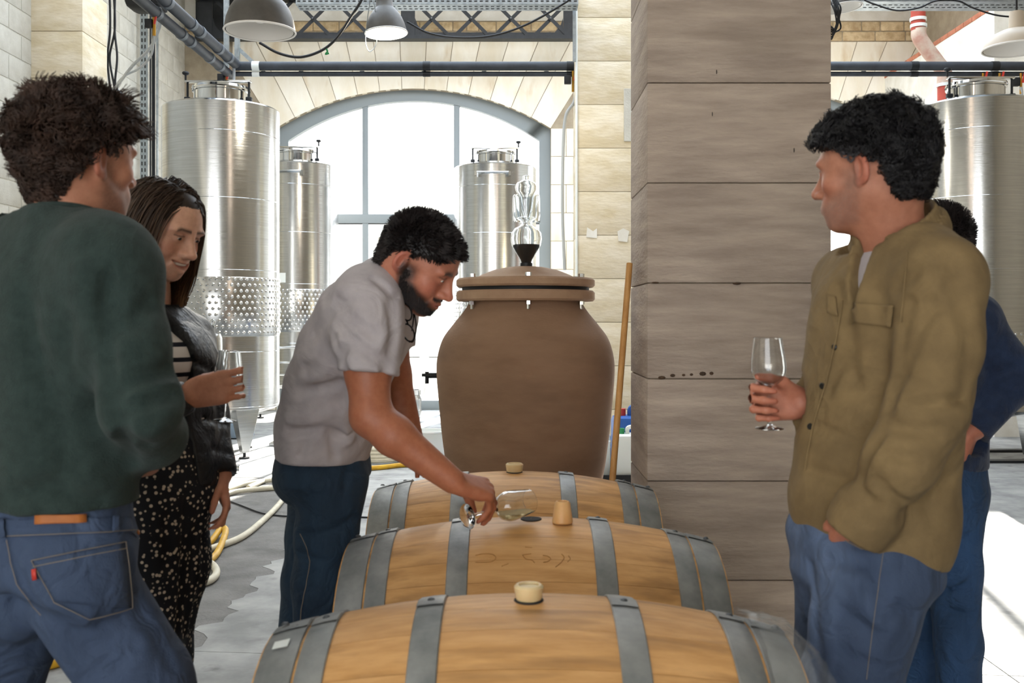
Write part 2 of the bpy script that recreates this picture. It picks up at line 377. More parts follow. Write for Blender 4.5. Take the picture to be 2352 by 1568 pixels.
for cx in ARCHES:
    t0 = math.asin(AW / AR); n = 13
    def outer(t):
        d = Vector((math.sin(t), math.cos(t))); k = (ZV - ACZ) / d.y
        if abs(d.x * k) > TB: k = TB / abs(d.x)
        return (cx + d.x * k, ACZ + d.y * k)
    tc_ = math.atan2(TB, ZV - ACZ); tt = [(-1 + 2 * i / n) * t0 for i in range(n + 1)]
    for i in range(n):
        a, b = tt[i] + .0012, tt[i + 1] - .0012
        poly = [(cx + AR * math.sin(t), ACZ + AR * math.cos(t)) for t in (a, (a + b) / 2, b)]
        po = [outer(b)]
        for s_ in (1, -1):
            if min(a, b) < s_ * tc_ < max(a, b): po.append((cx + s_ * TB, ZV))
        po.append(outer(a))
        G().prism(poly + po, 15.0 + random.uniform(-.004, .006), 15.08).build('voussoir', M_wallstone, wb)
    # jamb stones below the springing, and stones beside the voussoirs
    for s_, xe in ((-1, (XL if cx < 0 else (ARCHES[0] + ARCHES[1]) / 2)), (1, ((ARCHES[0] + ARCHES[1]) / 2 if cx < 0 else XR))):
        xa, xb = sorted((cx + s_ * AW, xe))
        zs = [i * .425 for i in range(11)]; zs[-1] = ASP
        for k, (a, b) in enumerate(zip(zs[:-1], zs[1:])):
            cut = [xa, xa + (xb - xa) * (.42 if k % 2 else .62), xb]
            for u0, u1 in zip(cut[:-1], cut[1:]):
                G().box(((u0 + u1) / 2, 15.04, (a + b) / 2), (u1 - u0 - .008, .08, b - a - .008), bev=.008).build('stone_block', M_wallstone, wb)
for px in (605, 692, 832, 974, 1112, 1255, 1983, 2095):
    c = P(px, 167, 15.0); G().box((c.x, 14.995, c.z), (.07, .04, .05), bev=.008).build('dark_wall_hole', M_iron, wb)  # dark boxes stand in for small shaded holes in the wall
# upper rubble band and plaster above
r_ = random.Random(5); x = XL
for row, (z0, z1) in enumerate(((ZV + .01, ZV + .16), (ZV + .16, ZV + .31))):
    x = XL
    while x < XR:
        w_ = r_.uniform(.16, .5)
        G().box((x + w_ / 2, 15.04, (z0 + z1) / 2), (w_ - .012, .09, z1 - z0 - .012), bev=.015).build('rubble_stone', M_rubble, wb); x += w_
G().box(((XL + XR) / 2, 15.05, ZV + .6), (XR - XL, .1, .56)).build('plaster_band', M_white, wb)

# windows: grey arched frame, two mullions, transom, panes
def window(k, cx):
    W = empty('window_%d' % k, (cx, 15.2, 0), kind='structure')
    y0, y1 = 15.12, 15.24; ins = .17
    o_ = archpts(cx, 28); i_ = [(cx + (x - cx) * (AW - ins) / AW, z - ins * (.95 if True else 1)) for x, z in o_]
    gg = G()
    for a in range(28):
        gg.prism([o_[a], o_[a + 1], i_[a + 1], i_[a]], y0, y1)
    for s_ in (-1, 1):
        gg.prism([(cx + s_ * AW, 0), (cx + s_ * AW, ASP), (cx + s_ * (AW - ins), ASP - ins * .95), (cx + s_ * (AW - ins), 0)], y0, y1)
    gg.build('frame', M_frame, W, angle=20)
    for mx in (-.74, .65):
        zt = ACZ + math.sqrt(AR * AR - mx * mx) - ins
        G().box((cx + mx, 15.18, zt / 2 + .04), (.09, .1, zt), bev=.006).build('mullion', M_frame, W)
    G().box((cx, 15.175, 2.9), (2 * AW - .3, .11, .14), bev=.01).build('transom', M_frame, W)
    G().box((cx, 15.165, 2.83), (2 * AW - .3, .06, .02)).build('seal', M_rubber, W)
    G().box((cx, 15.18, .07), (2 * AW - .3, .12, .14), bev=.01).build('threshold', M_frame, W)
    e = [-AW + ins, -.74 - .045, -.74 + .045, .65 - .045, .65 + .045, AW - ins]
    for j in (0, 2, 4):
        a, b = cx + e[j], cx + e[j + 1]
        top = [(x, z - ins * .9) for x, z in archpts(cx, 60) if a - .02 < x < b + .02]
        G().prism([(a, 2.97), (b, 2.97)] + top[::-1], 15.18, 15.188).build('pane', M_pane, W, smooth=False)
        if k == 1 and j == 2: continue           # the middle leaf below the transom stands open
        G().prism([(a, .14), (b, .14), (b, 2.82), (a, 2.82)], 15.18, 15.188).build('pane', M_pane, W, smooth=False)
window(1, ARCHES[0]); window(2, ARCHES[1])
# right wall, whitewashed blocks with a brick ledge
wr = G().box((XR + .25, 4.5, 3.2), (.44, 21, 6.5)).build('wall_right', M_joint); tag(wr, kind='structure')
pb = None
for r in range(22):
    z = .26 * (r + .5)
    for c in range(9):
        y = 11.0 + .46 * (c + .5) + (.23 if r % 2 else 0)
        if y > 14.8 or z > 5.2: continue
        if pb is None: pb = G().box((0, 0, 0), (.06, .45, .25), bev=.006).build('block', M_wallstone, wr); pb.location = (XR + .02, y, z)
        else: inst(pb, 'block', wr, (XR + .02, y, z))
pn = G().box((5.86, 13.3, 2.5), (.48, 3.4, 5.0)).build('wall_partition', M_white); tag(pn, kind='structure')
pb2 = None
for c in range(15):
    y = 11.7 + .225 * (c + .5)
    if pb2 is None: pb2 = G().box((0, 0, 0), (.5, .215, .06), bev=.006).build('brick', M_brickcap, pn); pb2.location = (5.86, y, 5.03); pb2.location = Vector((5.86, y, 5.03)) - Vector((0, 0, 0))
    else: inst(pb2, 'brick', pn, (5.86, y, 5.03))
# ceiling with a glazed strip over the far bay; unseen wall added behind the camera, its opening sized to shape the fill
ce = G(); ce.box((.6, .75, ZC + .1), (12, 13.5, .2)); ce.box((.6, 14.4, ZC + .1), (12, 2.2, .2))
for x in (-4.4, 5.6): ce.box((x, 10.4, ZC + .1), (1.2, 5.8, .2))
ce = ce.build('ceiling', M_white); tag(ce, kind='structure')
for i in range(7):
    G().box((-3.8 + i * 1.47, 10.4, ZC + .1), (.06, 5.8, .16)).build('glazing_bar', M_frame, ce)

wf = G(); wf.box((3.35, -6.1, 3.2), (5.9, .2, 6.4)); wf.box((-2.25, -6.1, 5.5), (5.4, .2, 1.8)); wf = wf.build('wall_front', M_white); tag(wf, kind='structure')
# ================================================================== STEEL, PIPES, LAMPS OVERHEAD
# lattice girder along the back wall
tr = empty('lattice_girder', (-1.8, 14.35, 5.4), 'riveted iron lattice girder spanning above the arched window', 'girder')
zb, zt_ = 5.42, 5.98; Y = 14.35
G().box((-1.8, Y, zb), (5.5, .16, .05)).build('bottom_flange', M_iron, tr); G().box((-1.8, Y, zt_), (5.5, .16, .05)).build('top_flange', M_iron, tr)
G().box((-1.8, Y, zb + .05), (5.5, .02, .07)).build('bottom_web', M_iron, tr)
for cx in [(-2.865 + .57 * k) for k in range(-2, 7)]:
    if abs(cx + 1.5) < .33: continue
    for s_ in (-1, 1):
        a = math.atan2(zt_ - zb, .56)
        G().box((cx, Y + .02 * s_, (zb + zt_) / 2), (.78, .012, .05), rot=(0, -s_ * a, 0)).build('brace', M_iron, tr)
    G().cyl((cx, Y - .05, (zb + zt_) / 2), (cx, Y, (zb + zt_) / 2), .012, n=8).build('rivet', M_rivet, tr)
for gx in (-4.42, -1.5, .84):
    sg = [1] if gx < -3 else ([-1] if gx > 0 else [1, -1])
    poly = [(gx - .1, zb), (gx - .1, zt_), (gx + .1, zt_), (gx + .1, zb)]
    G().prism(poly, Y - .02, Y + .02).build('gusset_plate', M_iron, tr)
    for s_ in sg:
        p = [(gx + s_ * .1, zb), (gx + s_ * .45, zb)] + [(gx + s_ * (.1 + .35 * (1 - math.sin(t))), zb + .35 * (1 - math.cos(t))) for t in (0.3, .7, 1.1, 1.4)]
        G().prism(p, Y - .015, Y + .015).build('gusset_plate', M_iron, tr)
tr2 = empty('girder_bracket', (-4.35, 14.6, 5.3), 'dark iron bracket plates on the back wall beside the large dome lamp', 'bracket')
G().prism([(-4.72, 5.55), (-4.1, 5.55), (-4.1, 6.2), (-4.72, 6.2)], 14.85, 14.95).build('plate', M_iron, tr2)
G().box((-4.1, 14.85, 5.9), (.05, .12, .7)).build('rib', M_iron, tr2)

# cable tray across
def tray(name, x0, x1, y, z, label, w_=.2):
    t = empty(name, ((x0 + x1) / 2, y, z), label, 'cable tray', 'cable trays under the ceiling')
    b = G(); b.box(((x0 + x1) / 2, y, z), (x1 - x0, w_, .006)); b.box(((x0 + x1) / 2, y - w_ / 2, z + .03), (x1 - x0, .006, .06)); b.box(((x0 + x1) / 2, y + w_ / 2, z + .03), (x1 - x0, .006, .06))
    b.build('channel', M_galv, t)
    s_ = G(); x = x0 + .03
    while x < x1 - .03:
        s_.box((x, y - w_ / 2 - .0035, z + .03), (.03, .004, .012)); s_.box((x, y - .04, z - .0035), (.03, .012, .004)); s_.box((x, y + .04, z - .0035), (.03, .012, .004)); x += .055
    o = s_.build('slots', M_dark, t); o['kind'] = 'stuff'
    return t
tray('cable_tray', -2.15, .66, 10.0, 4.50, 'galvanised perforated cable tray across the top, left of the pillar')
tray('cable_tray', 3.2, 5.7, 9.7, 4.42, 'galvanised wide cable tray at top right above the steel tank', .3)
# vertical perforated rail on the left wall
vr = empty('cable_riser', (-4.8, 13.1, 0), 'vertical perforated steel cable riser with black cables on the block wall', 'cable riser')
b = G(); b.box((-4.86, 13.1, 3.0), (.03, .02, 6.0)); b.box((-4.82, 13.04, 3.0), (.1, .006, 6.0)); b.build('rail', M_galv, vr)
s_ = G(); z = 1.2
while z < 5.9: s_.box((-4.845, 13.036, z), (.014, .004, .05)); s_.box((-4.805, 13.036, z), (.014, .004, .05)); z += .085
o = s_.build('slots', M_dark, vr); o['kind'] = 'stuff'
for dx in (.0, .028, .05):
    G().tube([(-4.75 + dx, 13.08, 0.1), (-4.75 + dx, 13.08, 6.2)], .012, 6).build('cable', M_rubber, vr)
G().box((-4.66, 13.08, 3.0), (.02, .04, 6.0)).build('back_rail', M_galv, vr)
# loose black cables left of it
for k, (x0, w_) in enumerate(((250, 3), (258, 6), (266, -3))):
    pts = [P(x0, -60, 11.2), P(x0 + w_, 60, 11.2), P(x0 - w_, 130, 11.2), P(x0 + w_ / 2, 190, 11.2), P(x0 + 8, 215, 11.2)]
    tag(G().tube(catmull(pts, 8), .013, 6).build('black_cable', M_rubber), ['leftmost black cable hanging down beside the stone pier', 'middle black cable hanging down beside the stone pier', 'rightmost black cable hanging down beside the stone pier'][k], 'cable', 'black cables by the pier')
# grey hoses from the tee near the black lamp
for k, pts in enumerate(([(368, 20), (366, 60), (345, 110), (305, 150), (278, 185), (262, 205)], [(358, 36), (352, 95), (345, 130), (318, 158), (285, 175), (268, 200), (290, 225), (298, 240)])):
    tag(G().tube(catmull([P(x, y, 8.6 + 2.6 * i / 5) for i, (x, y) in enumerate(pts)], 8), .016 if k == 0 else .012, 8).build('grey_hose', M_cable_g), ['pale grey hose sweeping down from the pipe to the left wall', 'lower thin grey hose looping beneath the pale one on the left'][k], 'hose')

# insulated pipes: two run along the left wall, one pair runs across
for k, (pts, r) in enumerate(((([(-2.98, 7.4, 4.10), (-2.98, 10.72, 4.12)]), .052), (([(-3.07, 7.4, 4.0), (-3.07, 10.85, 4.03)]), .048))):
    t = empty('insulated_pipe', pts[0], ['upper grey insulated pipe running along the left wall towards the window', 'lower grey insulated pipe running along the left wall towards the window'][k], 'pipe', 'insulated pipes')
    G().tube(pts, r, 16).build('pipe_body', M_pipe, t)
    for yy in (7.9, 8.6, 9.25, 9.5, 10.1, 10.45):
        G().lathe([(r + .001, -.03), (r + .007, -.03), (r + .007, .03), (r + .001, .03)], (pts[0][0], yy, pts[0][2] + (pts[1][2] - pts[0][2]) * (yy - 7.4) / 3.4), (0, 1, 0), 16).build('clamp_band', M_clamp, t)
for k, (x0, x1, z, r, y, lb) in enumerate(((-3.02, 5.9, 4.115, .048, 10.8, 'thick dark insulated pipe crossing the room in front of the arch'), (-3.05, 5.9, 4.036, .026, 10.83, 'thin dark pipe running just beneath the thick crossing pipe'))):
    t = empty('insulated_pipe', (x0, y, z), lb, 'pipe', 'insulated pipes')
    G().tube([(x0, y, z), (x1, y, z)], r, 16).build('pipe_body', M_pipe, t)
    for px in (588, 980, 1310, 2100, 2285):
        X = (px - 1176) / FPX * y
        G().lathe([(r + .001, -.04), (r + .004, -.04), (r + .004, .04), (r + .001, .04)], (X, y, z), (1, 0, 0), 16).build('clamp_band', M_iron if px != 588 else M_can, t)
# wall bracket strut carrying the pipes
br = empty('pipe_bracket', P(520, 120, 10.9), 'galvanised strut bracket holding the pipe corner above the big tank', 'bracket')
G().box(P(545, 105, 10.95), (.05, .05, .5)).build('upright', M_galv, br); G().box((P(520, 105, 10.95).x, 10.95, 5.25), (.05, .05, 2.3)).build('upright', M_galv, br)
G().box(P(565, 128, 10.98), (.32, .04, .04), rot=(0, .75, 0)).build('brace', M_galv, br)
# tap valves dropping from the pipes
def valve(px, py, d, lb, hose=None):
    c = P(px, py, d); t = empty('tap_valve', c, lb, 'valve', 'valves on the water pipes'); s_ = d / FPX
    G().cyl(c + Vector((0, 0, 22 * s_)), c + Vector((0, 0, -26 * s_)), .014, n=10).build('body', M_brass, t)
    G().box(c + Vector((-12 * s_, 0, 2 * s_)), (16 * s_, .05, 20 * s_), bev=.006).build('actuator', M_rubber, t)
    G().box(c + Vector((5 * s_, -.02, 12 * s_)), (4 * s_, .012, 26 * s_), rot=(0, .2, 0)).build('lever', M_red, t)
    if hose:
        G().tube(catmull([P(x, y, d) for x, y in hose], 6), .017, 8).build('hose', M_cable_g, t)
valve(520, 182, 10.75, 'brass tap with black actuator and red lever above the big left tank', [(537, 150), (537, 180), (534, 200), (531, 212)])
valve(354, 56, 8.57, 'brass tap with green-marked actuator beneath the pipes at upper left', None)
valve(2258, 190, 10.75, 'brass tap with red lever above the right steel tank', [(2262, 205), (2250, 225), (2252, 240)])
valve(2296, 190, 10.75, 'tap with red lever between two others over the right tank', [(2298, 200), (2290, 225), (2282, 250)])
valve(2345, 190, 10.75, 'tap with red lever at the right edge of the picture', [(2345, 200), (2348, 230), (2350, 262)])
valve(1316, 185, 10.77, 'brass tap at the left edge of the far pillar', [(1325, 200), (1318, 235), (1300, 265), (1294, 330), (1292, 480), (1297, 620)])
tag(G().tube([(.66, 10.19, 0), (.66, 10.19, 6.1)], .012, 8).build('conduit', M_can), 'thin white conduit running down the edge of the far pillar', 'conduit')
tag(G().box((P(1319, 105, 10.17).x, 10.17, 5.2), (.03, .03, 2.4)).build('steel_strut', M_galv), 'short galvanised strut above the tap on the far pillar', 'strut')

# pendant lamps
def lamp(name, px, py, d, rpx, prof, lb, mo, mi, tilt=(0, 0), lit=False, grp='pendant lamps'):
    c = P(px, py, d); s_ = d / FPX; R = rpx * s_
    t = empty(name, c, lb, 'lamp', grp)
    ax = Vector((tilt[0], tilt[1], 1)).normalized()
    out = [(r * R, z * R) for r, z in prof]; inn = [(max(0, r * R - .012), z * R - .012 * (1 if i else 0)) for i, (r, z) in enumerate(prof)]
    G().lathe(out, c, ax, 40).build('shade', mo, t)
    G().lathe(inn, c, ax, 40).build('reflector', mi, t)
    G().torus(c, R, .007, ax, 40, 6).build('rim', mi, t)
    top = c + ax * out[-1][1]
    G().lathe([(.001, 0.12), (.05, .12), (.055, 0), (.055, -.03)], top, ax, 16).build('socket_cap', mo, t)
    G().ball(c + ax * (R * .55), .055, 14, (1, 1, 1.3)).build('bulb', M_bulb if lit else M_lampin, t)
    G().tube([top + ax * .1, Vector((top.x, top.y, ZC))], .008, 6).build('cord', M_rubber, t)
    if lit:
        li = bpy.data.lights.new('lamp_light', 'POINT'); li.energy = 90; li.color = (1, .9, .72); li.shadow_soft_size = .06
        lo = bpy.data.objects.new('lamp_light', li); COL.objects.link(lo); lo.location = ax * (R * .15); lo.parent = t
    return t
dome = [(1.0, 0), (.99, .12), (.95, .35), (.86, .6), (.72, .82), (.54, .98), (.34, 1.08), (.22, 1.12)]
bell = [(1.0, 0), (.97, .18), (.9, .45), (.78, .75), (.62, 1.0), (.5, 1.15), (.42, 1.25), (.38, 1.7), (.36, 2.2)]
shallow = [(1.0, 0), (.98, .08), (.88, .28), (.68, .46), (.42, .58), (.2, .64), (.14, .66)]
lamp('pendant_lamp', 597, 72, 6.3, 80, dome, 'large dark dome pendant lamp with white inside at top left of the arch', M_lampout, M_lampin)
lamp('pendant_lamp', 887, 76, 8.5, 48, bell, 'small dark bell lamp switched on, hanging above the arched window', M_lampout, M_lampin, (-.06, .02), True)
lamp('pendant_lamp', 2335, 112, 7.5, 73, shallow, 'cream shallow pendant lamp at the top right corner', M_lampcream, M_lampin)
lamp('pendant_lamp', 1935, 18, 8.2, 44, shallow, 'dark pendant lamp half hidden behind the big pillar', M_lampout, M_lampin, (-.1, 0))
bl = empty('motor_housing', P(337, 0, 9.0), 'black rounded housing at the top edge near the left pipes', 'housing')
G().box(P(337, -8, 9.0), (.33, .3, .26), bev=.06).build('body', M_rubber, bl); G().box(P(330, -2, 8.84), (.12, .02, .1), bev=.01).build('window_plate', M_lampin, bl)
# hanging cables
def cab(name, pts, d, r, m, lb): tag(G().tube(catmull([P(x, y, d) for x, y in pts], 8), r, 6).build(name, m), lb, 'cable')
cab('hanging_cable', [(596, 98), (640, 122), (690, 131), (740, 115), (775, 85), (805, 40), (830, 0), (838, -30)], 8.0, .011, M_rubber, 'black cable looping between the dome lamp and the bell lamp')
cab('hanging_cable', [(935, 50), (985, 76), (1050, 86), (1130, 82), (1210, 56), (1300, 5), (1330, -20)], 8.8, .01, M_rubber, 'black cable swagging right of the bell lamp')
cab('hanging_cable', [(1985, 0), (2010, 10), (2060, 24), (2110, 18), (2150, 2), (2200, 2), (2235, 18), (2290, 35), (2352, 40)], 9.2, .008, M_rubber, 'thin dark cable draped along the right cable tray')
cab('chain', [(850, 0), (842, 60), (840, 100), (850, 118), (865, 95), (862, 30), (858, 0)], 8.4, .004, M_galv, 'thin looped chain hanging at the bell lamp')
cab('green_tie', [(748, 110), (752, 118), (748, 124), (756, 122)], 8.0, .008, M_green, 'small green tie knotted on the hanging cable')
r_ = random.Random(2)
cb = empty('cable_bundle', P(1920, 55, 8.0), 'tangled bundle of black cable beside the big pillar, upper right', 'cable bundle')
for k in range(6):
    G().tube(catmull([P(1905 + r_.uniform(0, 18), 0, 8.0), P(1922 + r_.uniform(-4, 10), 30 + r_.uniform(-8, 8), 7.95), P(1925 + r_.uniform(-8, 6), 65, 8.0), P(1908, 90 - 6 * k, 8.05), P(1900, 40, 8.0)], 6), .007, 6).build('cable_loop', M_rubber, cb)
# red drain pipe on the right
dp = empty('drain_pipe', P(2160, 260, 11.45), 'red and dusty white drain pipe with an offset bend on the right wall', 'pipe')
G().tube([P(2109, -40, 11.45), P(2109, 70, 11.45)], .08, 20).build('upper_run', M_drain, dp)
G().tube(catmull([P(2110, 66, 11.45), P(2114, 90, 11.45), P(2150, 140, 11.45), P(2168, 165, 11.45), P(2170, 195, 11.45)], 8), .084, 20).build('offset_bend', M_drainw, dp)
G().tube([P(2170, 185, 11.45), Vector((*P(2170, 0, 11.45).xy, .0))], .08, 20).build('lower_run', M_drain, dp)
for px, py in ((2109, 45), (2110, 60), (2170, 196)):
    c = P(px, py, 11.45); G().lathe([(.078, -.018), (.092, -.018), (.092, .018), (.078, .018)], c, (0, 0, 1), 20).build('collar', M_can, dp)
# ================================================================== TANKS
def make_tank(dz0, dz1, rope=False):
    t = empty('steel_tank', (0, 0, 0)); R = .58; z0, z1 = .46, 3.50
    G().lathe([(.02, z0 - .06), (R * .6, z0 - .045), (R - .05, z0), (R, z0 + .03), (R, z0 + .035)], (0, 0, 0), (0, 0, 1), 64).build('bottom_dish', M_steel, t)
    G().lathe([(R, z0 + .03), (R, 1.0), (R, 1.9), (R, 2.7), (R, z1 - .015), (R - .015, z1)], (0, 0, 0), (0, 0, 1), 96).build('shell', M_steel, t)
    G().lathe([(R - .015, z1), (R * .8, z1 + .03), (.27, z1 + .07)], (0, 0, 0), (0, 0, 1), 64).build('top_cone', M_steel, t)
    for z in (z0 + .05, 1.05, 1.85, 2.55, 3.2):
        G().torus((0, 0, z), R + .0005, .0025, (0, 0, 1), 96, 6).build('weld_seam', M_steel2, t)
    nk = G().lathe([(.27, z1 + .04), (.27, z1 + .17), (.285, z1 + .175), (.285, z1 + .19), (.27, z1 + .195)], (0, 0, 0), (0, 0, 1), 48).build('manway_neck', M_steel2, t)
    ld = G().lathe([(.29, z1 + .2), (.285, z1 + .225), (.2, z1 + .245), (.001, z1 + .255)], (0, 0, 0), (0, 0, 1), 48).build('lid', M_steel2, t)
    G().box((0, -.1, z1 + .265), (.66, .07, .02), bev=.006).build('clamp_bar', M_steel2, t)
    for sx in (-1, 1):
        G().cyl((sx * .31, -.1, z1 + .08), (sx * .31, -.1, z1 + .27), .012, n=8).build('clamp_bolt', M_iron, t)
        G().box((sx * .31, -.1, z1 + .09), (.06, .05, .04), bev=.008).build('hinge_lug', M_iron, t)
    G().lathe([(.001, .03), (.028, .026), (.036, .012), (.03, 0), (.01, -.01), (.01, -.06)], (-.33, -.1, z1 + .34), (0, 0, 1), 14).build('star_knob', M_rubber, t)
    # dimpled cooling jacket, the dimples joined (too many to pick apart)
    j = G().lathe([(R + .001, dz0), (R + .004, dz0 + .006), (R + .004, dz1 - .006), (R + .001, dz1)], (0, 0, 0), (0, 0, 1), 96).build('cooling_jacket', M_steel, t)
    dg = G(); rows = int((dz1 - dz0) / .058); nn = 62
    for r in range(rows):
        z = dz0 + .04 + r * (dz1 - dz0 - .06) / max(1, rows - 1)
        for k in range(nn):
            a = 2 * PI * (k + .5 * (r % 2)) / nn
            d = Vector((math.cos(a), math.sin(a), 0))
            if d.y > .35: continue
            dg.lathe([(.001, .009), (.008, .0075), (.013, .004), (.019, 0)], d * (R + .003) + Vector((0, 0, z)), d, 8)
    o = dg.build('dimples', M_steel2, j); o['kind'] = 'stuff'
    for k in range(3):
        a = -PI / 2 + .75 + k * 2 * PI / 3; d = Vector((math.cos(a), math.sin(a), 0)); tt = Vector((-d.y, d.x, 0)); b = d * (R - .09)
        g_ = G(); vs = []
        for z, wd, th in ((z0 + .05, .13, .07), (.06, .035, .03)):
            for sx, sy in ((-1, -1), (1, -1), (1, 1), (-1, 1)): vs.append(b + tt * wd * sx + d * th * sy + Vector((0, 0, z)))
        g_.add(vs, [(0, 1, 2, 3), (7, 6, 5, 4), (0, 4, 5, 1), (1, 5, 6, 2), (2, 6, 7, 3), (3, 7, 4, 0)])
        lg = g_.build('leg', M_steel, t, angle=30)
        G().cyl(b + Vector((0, 0, .012)), b + Vector((0, 0, .08)), .014, n=10).build('foot_bolt', M_iron, lg)
        G().lathe([(.001, .015), (.05, .015), (.055, 0), (.001, 0)], b, (0, 0, 1), 16).build('foot', M_iron, lg)
    # grab rail under the rim
    rl = G().tube([(-.26, -R - .05, 3.36), (.22, -R - .05, 3.36)], .011, 8).build('grab_rail', M_steel2, t)
    for sx in (-.25, .21): G().box((sx, -R - .02, 3.34), (.03, .09, .06)).build('rail_lug', M_steel2, t)
    return t
t1 = make_tank(1.20, 1.78)
t1.location = (-2.965, 10.15, 0); tag(t1, 'large stainless steel tank with dimpled band behind the woman', 'tank', 'steel tanks')
t2 = copy_tree(t1); t2.location = (-3.02, 13.95, 0); tag(t2, 'stainless steel tank with hanging rope, left in front of the arched window', 'tank', 'steel tanks')
t3 = copy_tree(t1); t3.location = (-.24, 14.05, 0); tag(t3, 'stainless steel tank in front of the window behind the glass airlock', 'tank', 'steel tanks')
t4 = make_tank(.62, 1.25); t4.location = (4.66, 10.0, 0); tag(t4, 'stainless steel tank at the right edge behind the two men', 'tank', 'steel tanks')
for t_ in (t2, t3):
    for c in list(t_.children):
        if c.name.startswith('star_knob'): c.location.x = .66
for c in list(t1.children) + list(t4.children):
    if c.name.split('.')[0] in ('grab_rail', 'rail_lug'): bpy.data.objects.remove(c)
G().box((-3.1, 13.95 - .586, 1.93), (.12, .004, .13)).build('sticker', M_can, t2)
rp = empty('rope', (-3.27, 13.31, 3.3), 'thin pale rope hanging from the rail of the left window tank', 'rope')
G().tube(catmull([(-3.26, 13.30, 3.37), (-3.25, 13.31, 3.0), (-3.19, 13.31, 2.65), (-3.21, 13.31, 2.58), (-3.25, 13.31, 2.62), (-3.275, 13.31, 3.0), (-3.28, 13.30, 3.37)], 8), .009, 6).build('strand', M_hose_w, rp)
G().tube(catmull([(-3.22, 13.30, 3.37), (-3.16, 13.31, 2.9), (-3.14, 13.31, 2.62), (-3.2, 13.31, 2.55)], 8), .004, 5).build('thin_cord', M_cable_g, rp)
for X, nm in ((4.66, 'black steel floor plate under the right tank, in front'),):
    bp = empty('floor_plate', (X, 9.6, 0), nm, 'plate'); G().box((X, 9.52, .012), (1.3, .12, .024)).build('front_bar', M_iron, bp); G().box((X + .1, 10.3, .012), (1.3, .12, .024)).build('rear_bar', M_iron, bp)
    bp.location.z += 0

# ================================================================== AMPHORA
AX, AY = .0586, 4.32
am = empty('terracotta_amphora', (AX, AY, 0), 'large brown terracotta amphora with bolted lid behind the barrels', 'amphora')
def apx(x, y): return ((x - 1207) / FPX * AY, HZ + (735 - y) / FPX * AY)
prof = [(.001, .012), (.24, .012), (.255, .03)]
for x, y in ((1365, 1180), (1384, 1100), (1398, 1010), (1407, 920), (1412, 850), (1408, 810), (1396, 775), (1374, 745), (1352, 718), (1340, 700), (1338, 686)):
    r, z = apx(x, y); prof.append((r * .995, z))
pr2 = [(Vector((a, 0, b))) for a, b in prof[2:]]; sm = catmull(pr2, 6)
G().lathe(prof[:2] + [(p.x, p.z) for p in sm], (AX, AY, 0), (0, 0, 1), 96).build('body', M_terra, am)
zf = apx(0, 692)[1]; zg = apx(0, 664)[1]; zl = apx(0, 643)[1]; Rf = .30
G().lathe([(.24, zf), (Rf - .008, zf), (Rf, zf + .008), (Rf, zf + .037), (Rf - .008, zf + .045), (.2, zf + .045)], (AX, AY, 0), (0, 0, 1), 80).build('lower_flange', M_terra_lid, am)
G().lathe([(.2, zf + .045), (Rf - .025, zf + .045), (Rf - .025, zf + .06), (.2, zf + .06)], (AX, AY, 0), (0, 0, 1), 80).build('gasket', M_rubber, am)
z2 = zf + .06
lidp = [(.2, z2), (Rf - .008, z2), (Rf, z2 + .008), (Rf, z2 + .03), (Rf - .008, z2 + .038), (.22, z2 + .04), (.19, z2 + .055), (.14, z2 + .075), (.08, z2 + .088), (.03, z2 + .092), (.001, z2 + .092)]
G().lathe(lidp, (AX, AY, 0), (0, 0, 1), 80).build('lid', M_terra_lid, am)
for k in range(6):
    a = -PI / 2 + .03 + k * PI / 3; x, y = AX + .265 * math.cos(a), AY + .265 * math.sin(a)
    bo = G().cyl((x, y, zf - .035), (x, y, z2 + .055), .008, n=8).build('bolt', M_steel2, am)
    G().lathe([(.001, .014), (.013, .014), (.013, 0), (.001, 0)], (x, y, zf - .016), (0, 0, 1), 6).build('nut', M_steel2, bo); G().lathe([(.001, .014), (.013, .014), (.013, 0), (.001, 0)], (x, y, z2 + .04), (0, 0, 1), 6).build('nut', M_steel2, bo)
tp = G(); c = P(985, 862, AY); tp.cyl(c + Vector((.04, 0, 0)), c + Vector((-.014, 0, 0)), .012, n=12); tp.cyl(c + Vector((-.008, 0, .016)), c + Vector((-.008, 0, -.035)), .008, n=10); tp.cyl(c + Vector((-.03, 0, .002)), c + Vector((-.008, 0, .002)), .007, n=8)
tp.build('tasting_tap', M_iron, am)
# glass airlock
BX = P(1209, 600, AY); al = empty('airlock', (BX.x, AY, z2 + .09), 'clear glass airlock with black stopper standing on the amphora lid', 'airlock')
def az(y): return HZ + (735 - y) / FPX * AY
u = AY / FPX
def shell(prof_px, nm, th=.0035, cx=1209):
    pr = [(r * u, az(y)) for r, y in prof_px]; inn = [(max(.0005, r - th), z) for r, z in pr]
    return G().lathe(pr + inn[::-1], (P(cx, 600, AY).x, AY, 0), (0, 0, 1), 40).build(nm, M_glass, al)
shell([(10, 606), (14, 596), (24, 580), (33, 564), (36, 548), (34, 535), (26, 524), (15, 518), (11, 512), (16, 506), (24, 500), (26, 470), (28, 450)], 'lower_bulb')
shell([(30, 508), (32, 495), (31, 455), (30, 448)], 'outer_cup')
shell([(8, 500), (14, 480), (17, 455), (20, 445), (25, 437), (26, 428), (22, 420), (13, 416), (9, 412), (9, 404), (4, 402), (.2, 402)], 'bell_cap')
G().lathe([(9.5 * u, az(612)), (13 * u, az(596)), (23 * u, az(580)), (30.5 * u, az(566)), (31 * u, az(562)), (.0005, az(561))], (BX.x, AY, 0), (0, 0, 1), 32).build('stopper', M_rubber, al)
G().lathe([(.0005, z2 + .09), (14 * u, z2 + .09), (14 * u, az(604)), (.0005, az(604))], (BX.x, AY, 0), (0, 0, 1), 24).build('neck_ring', M_iron, al)

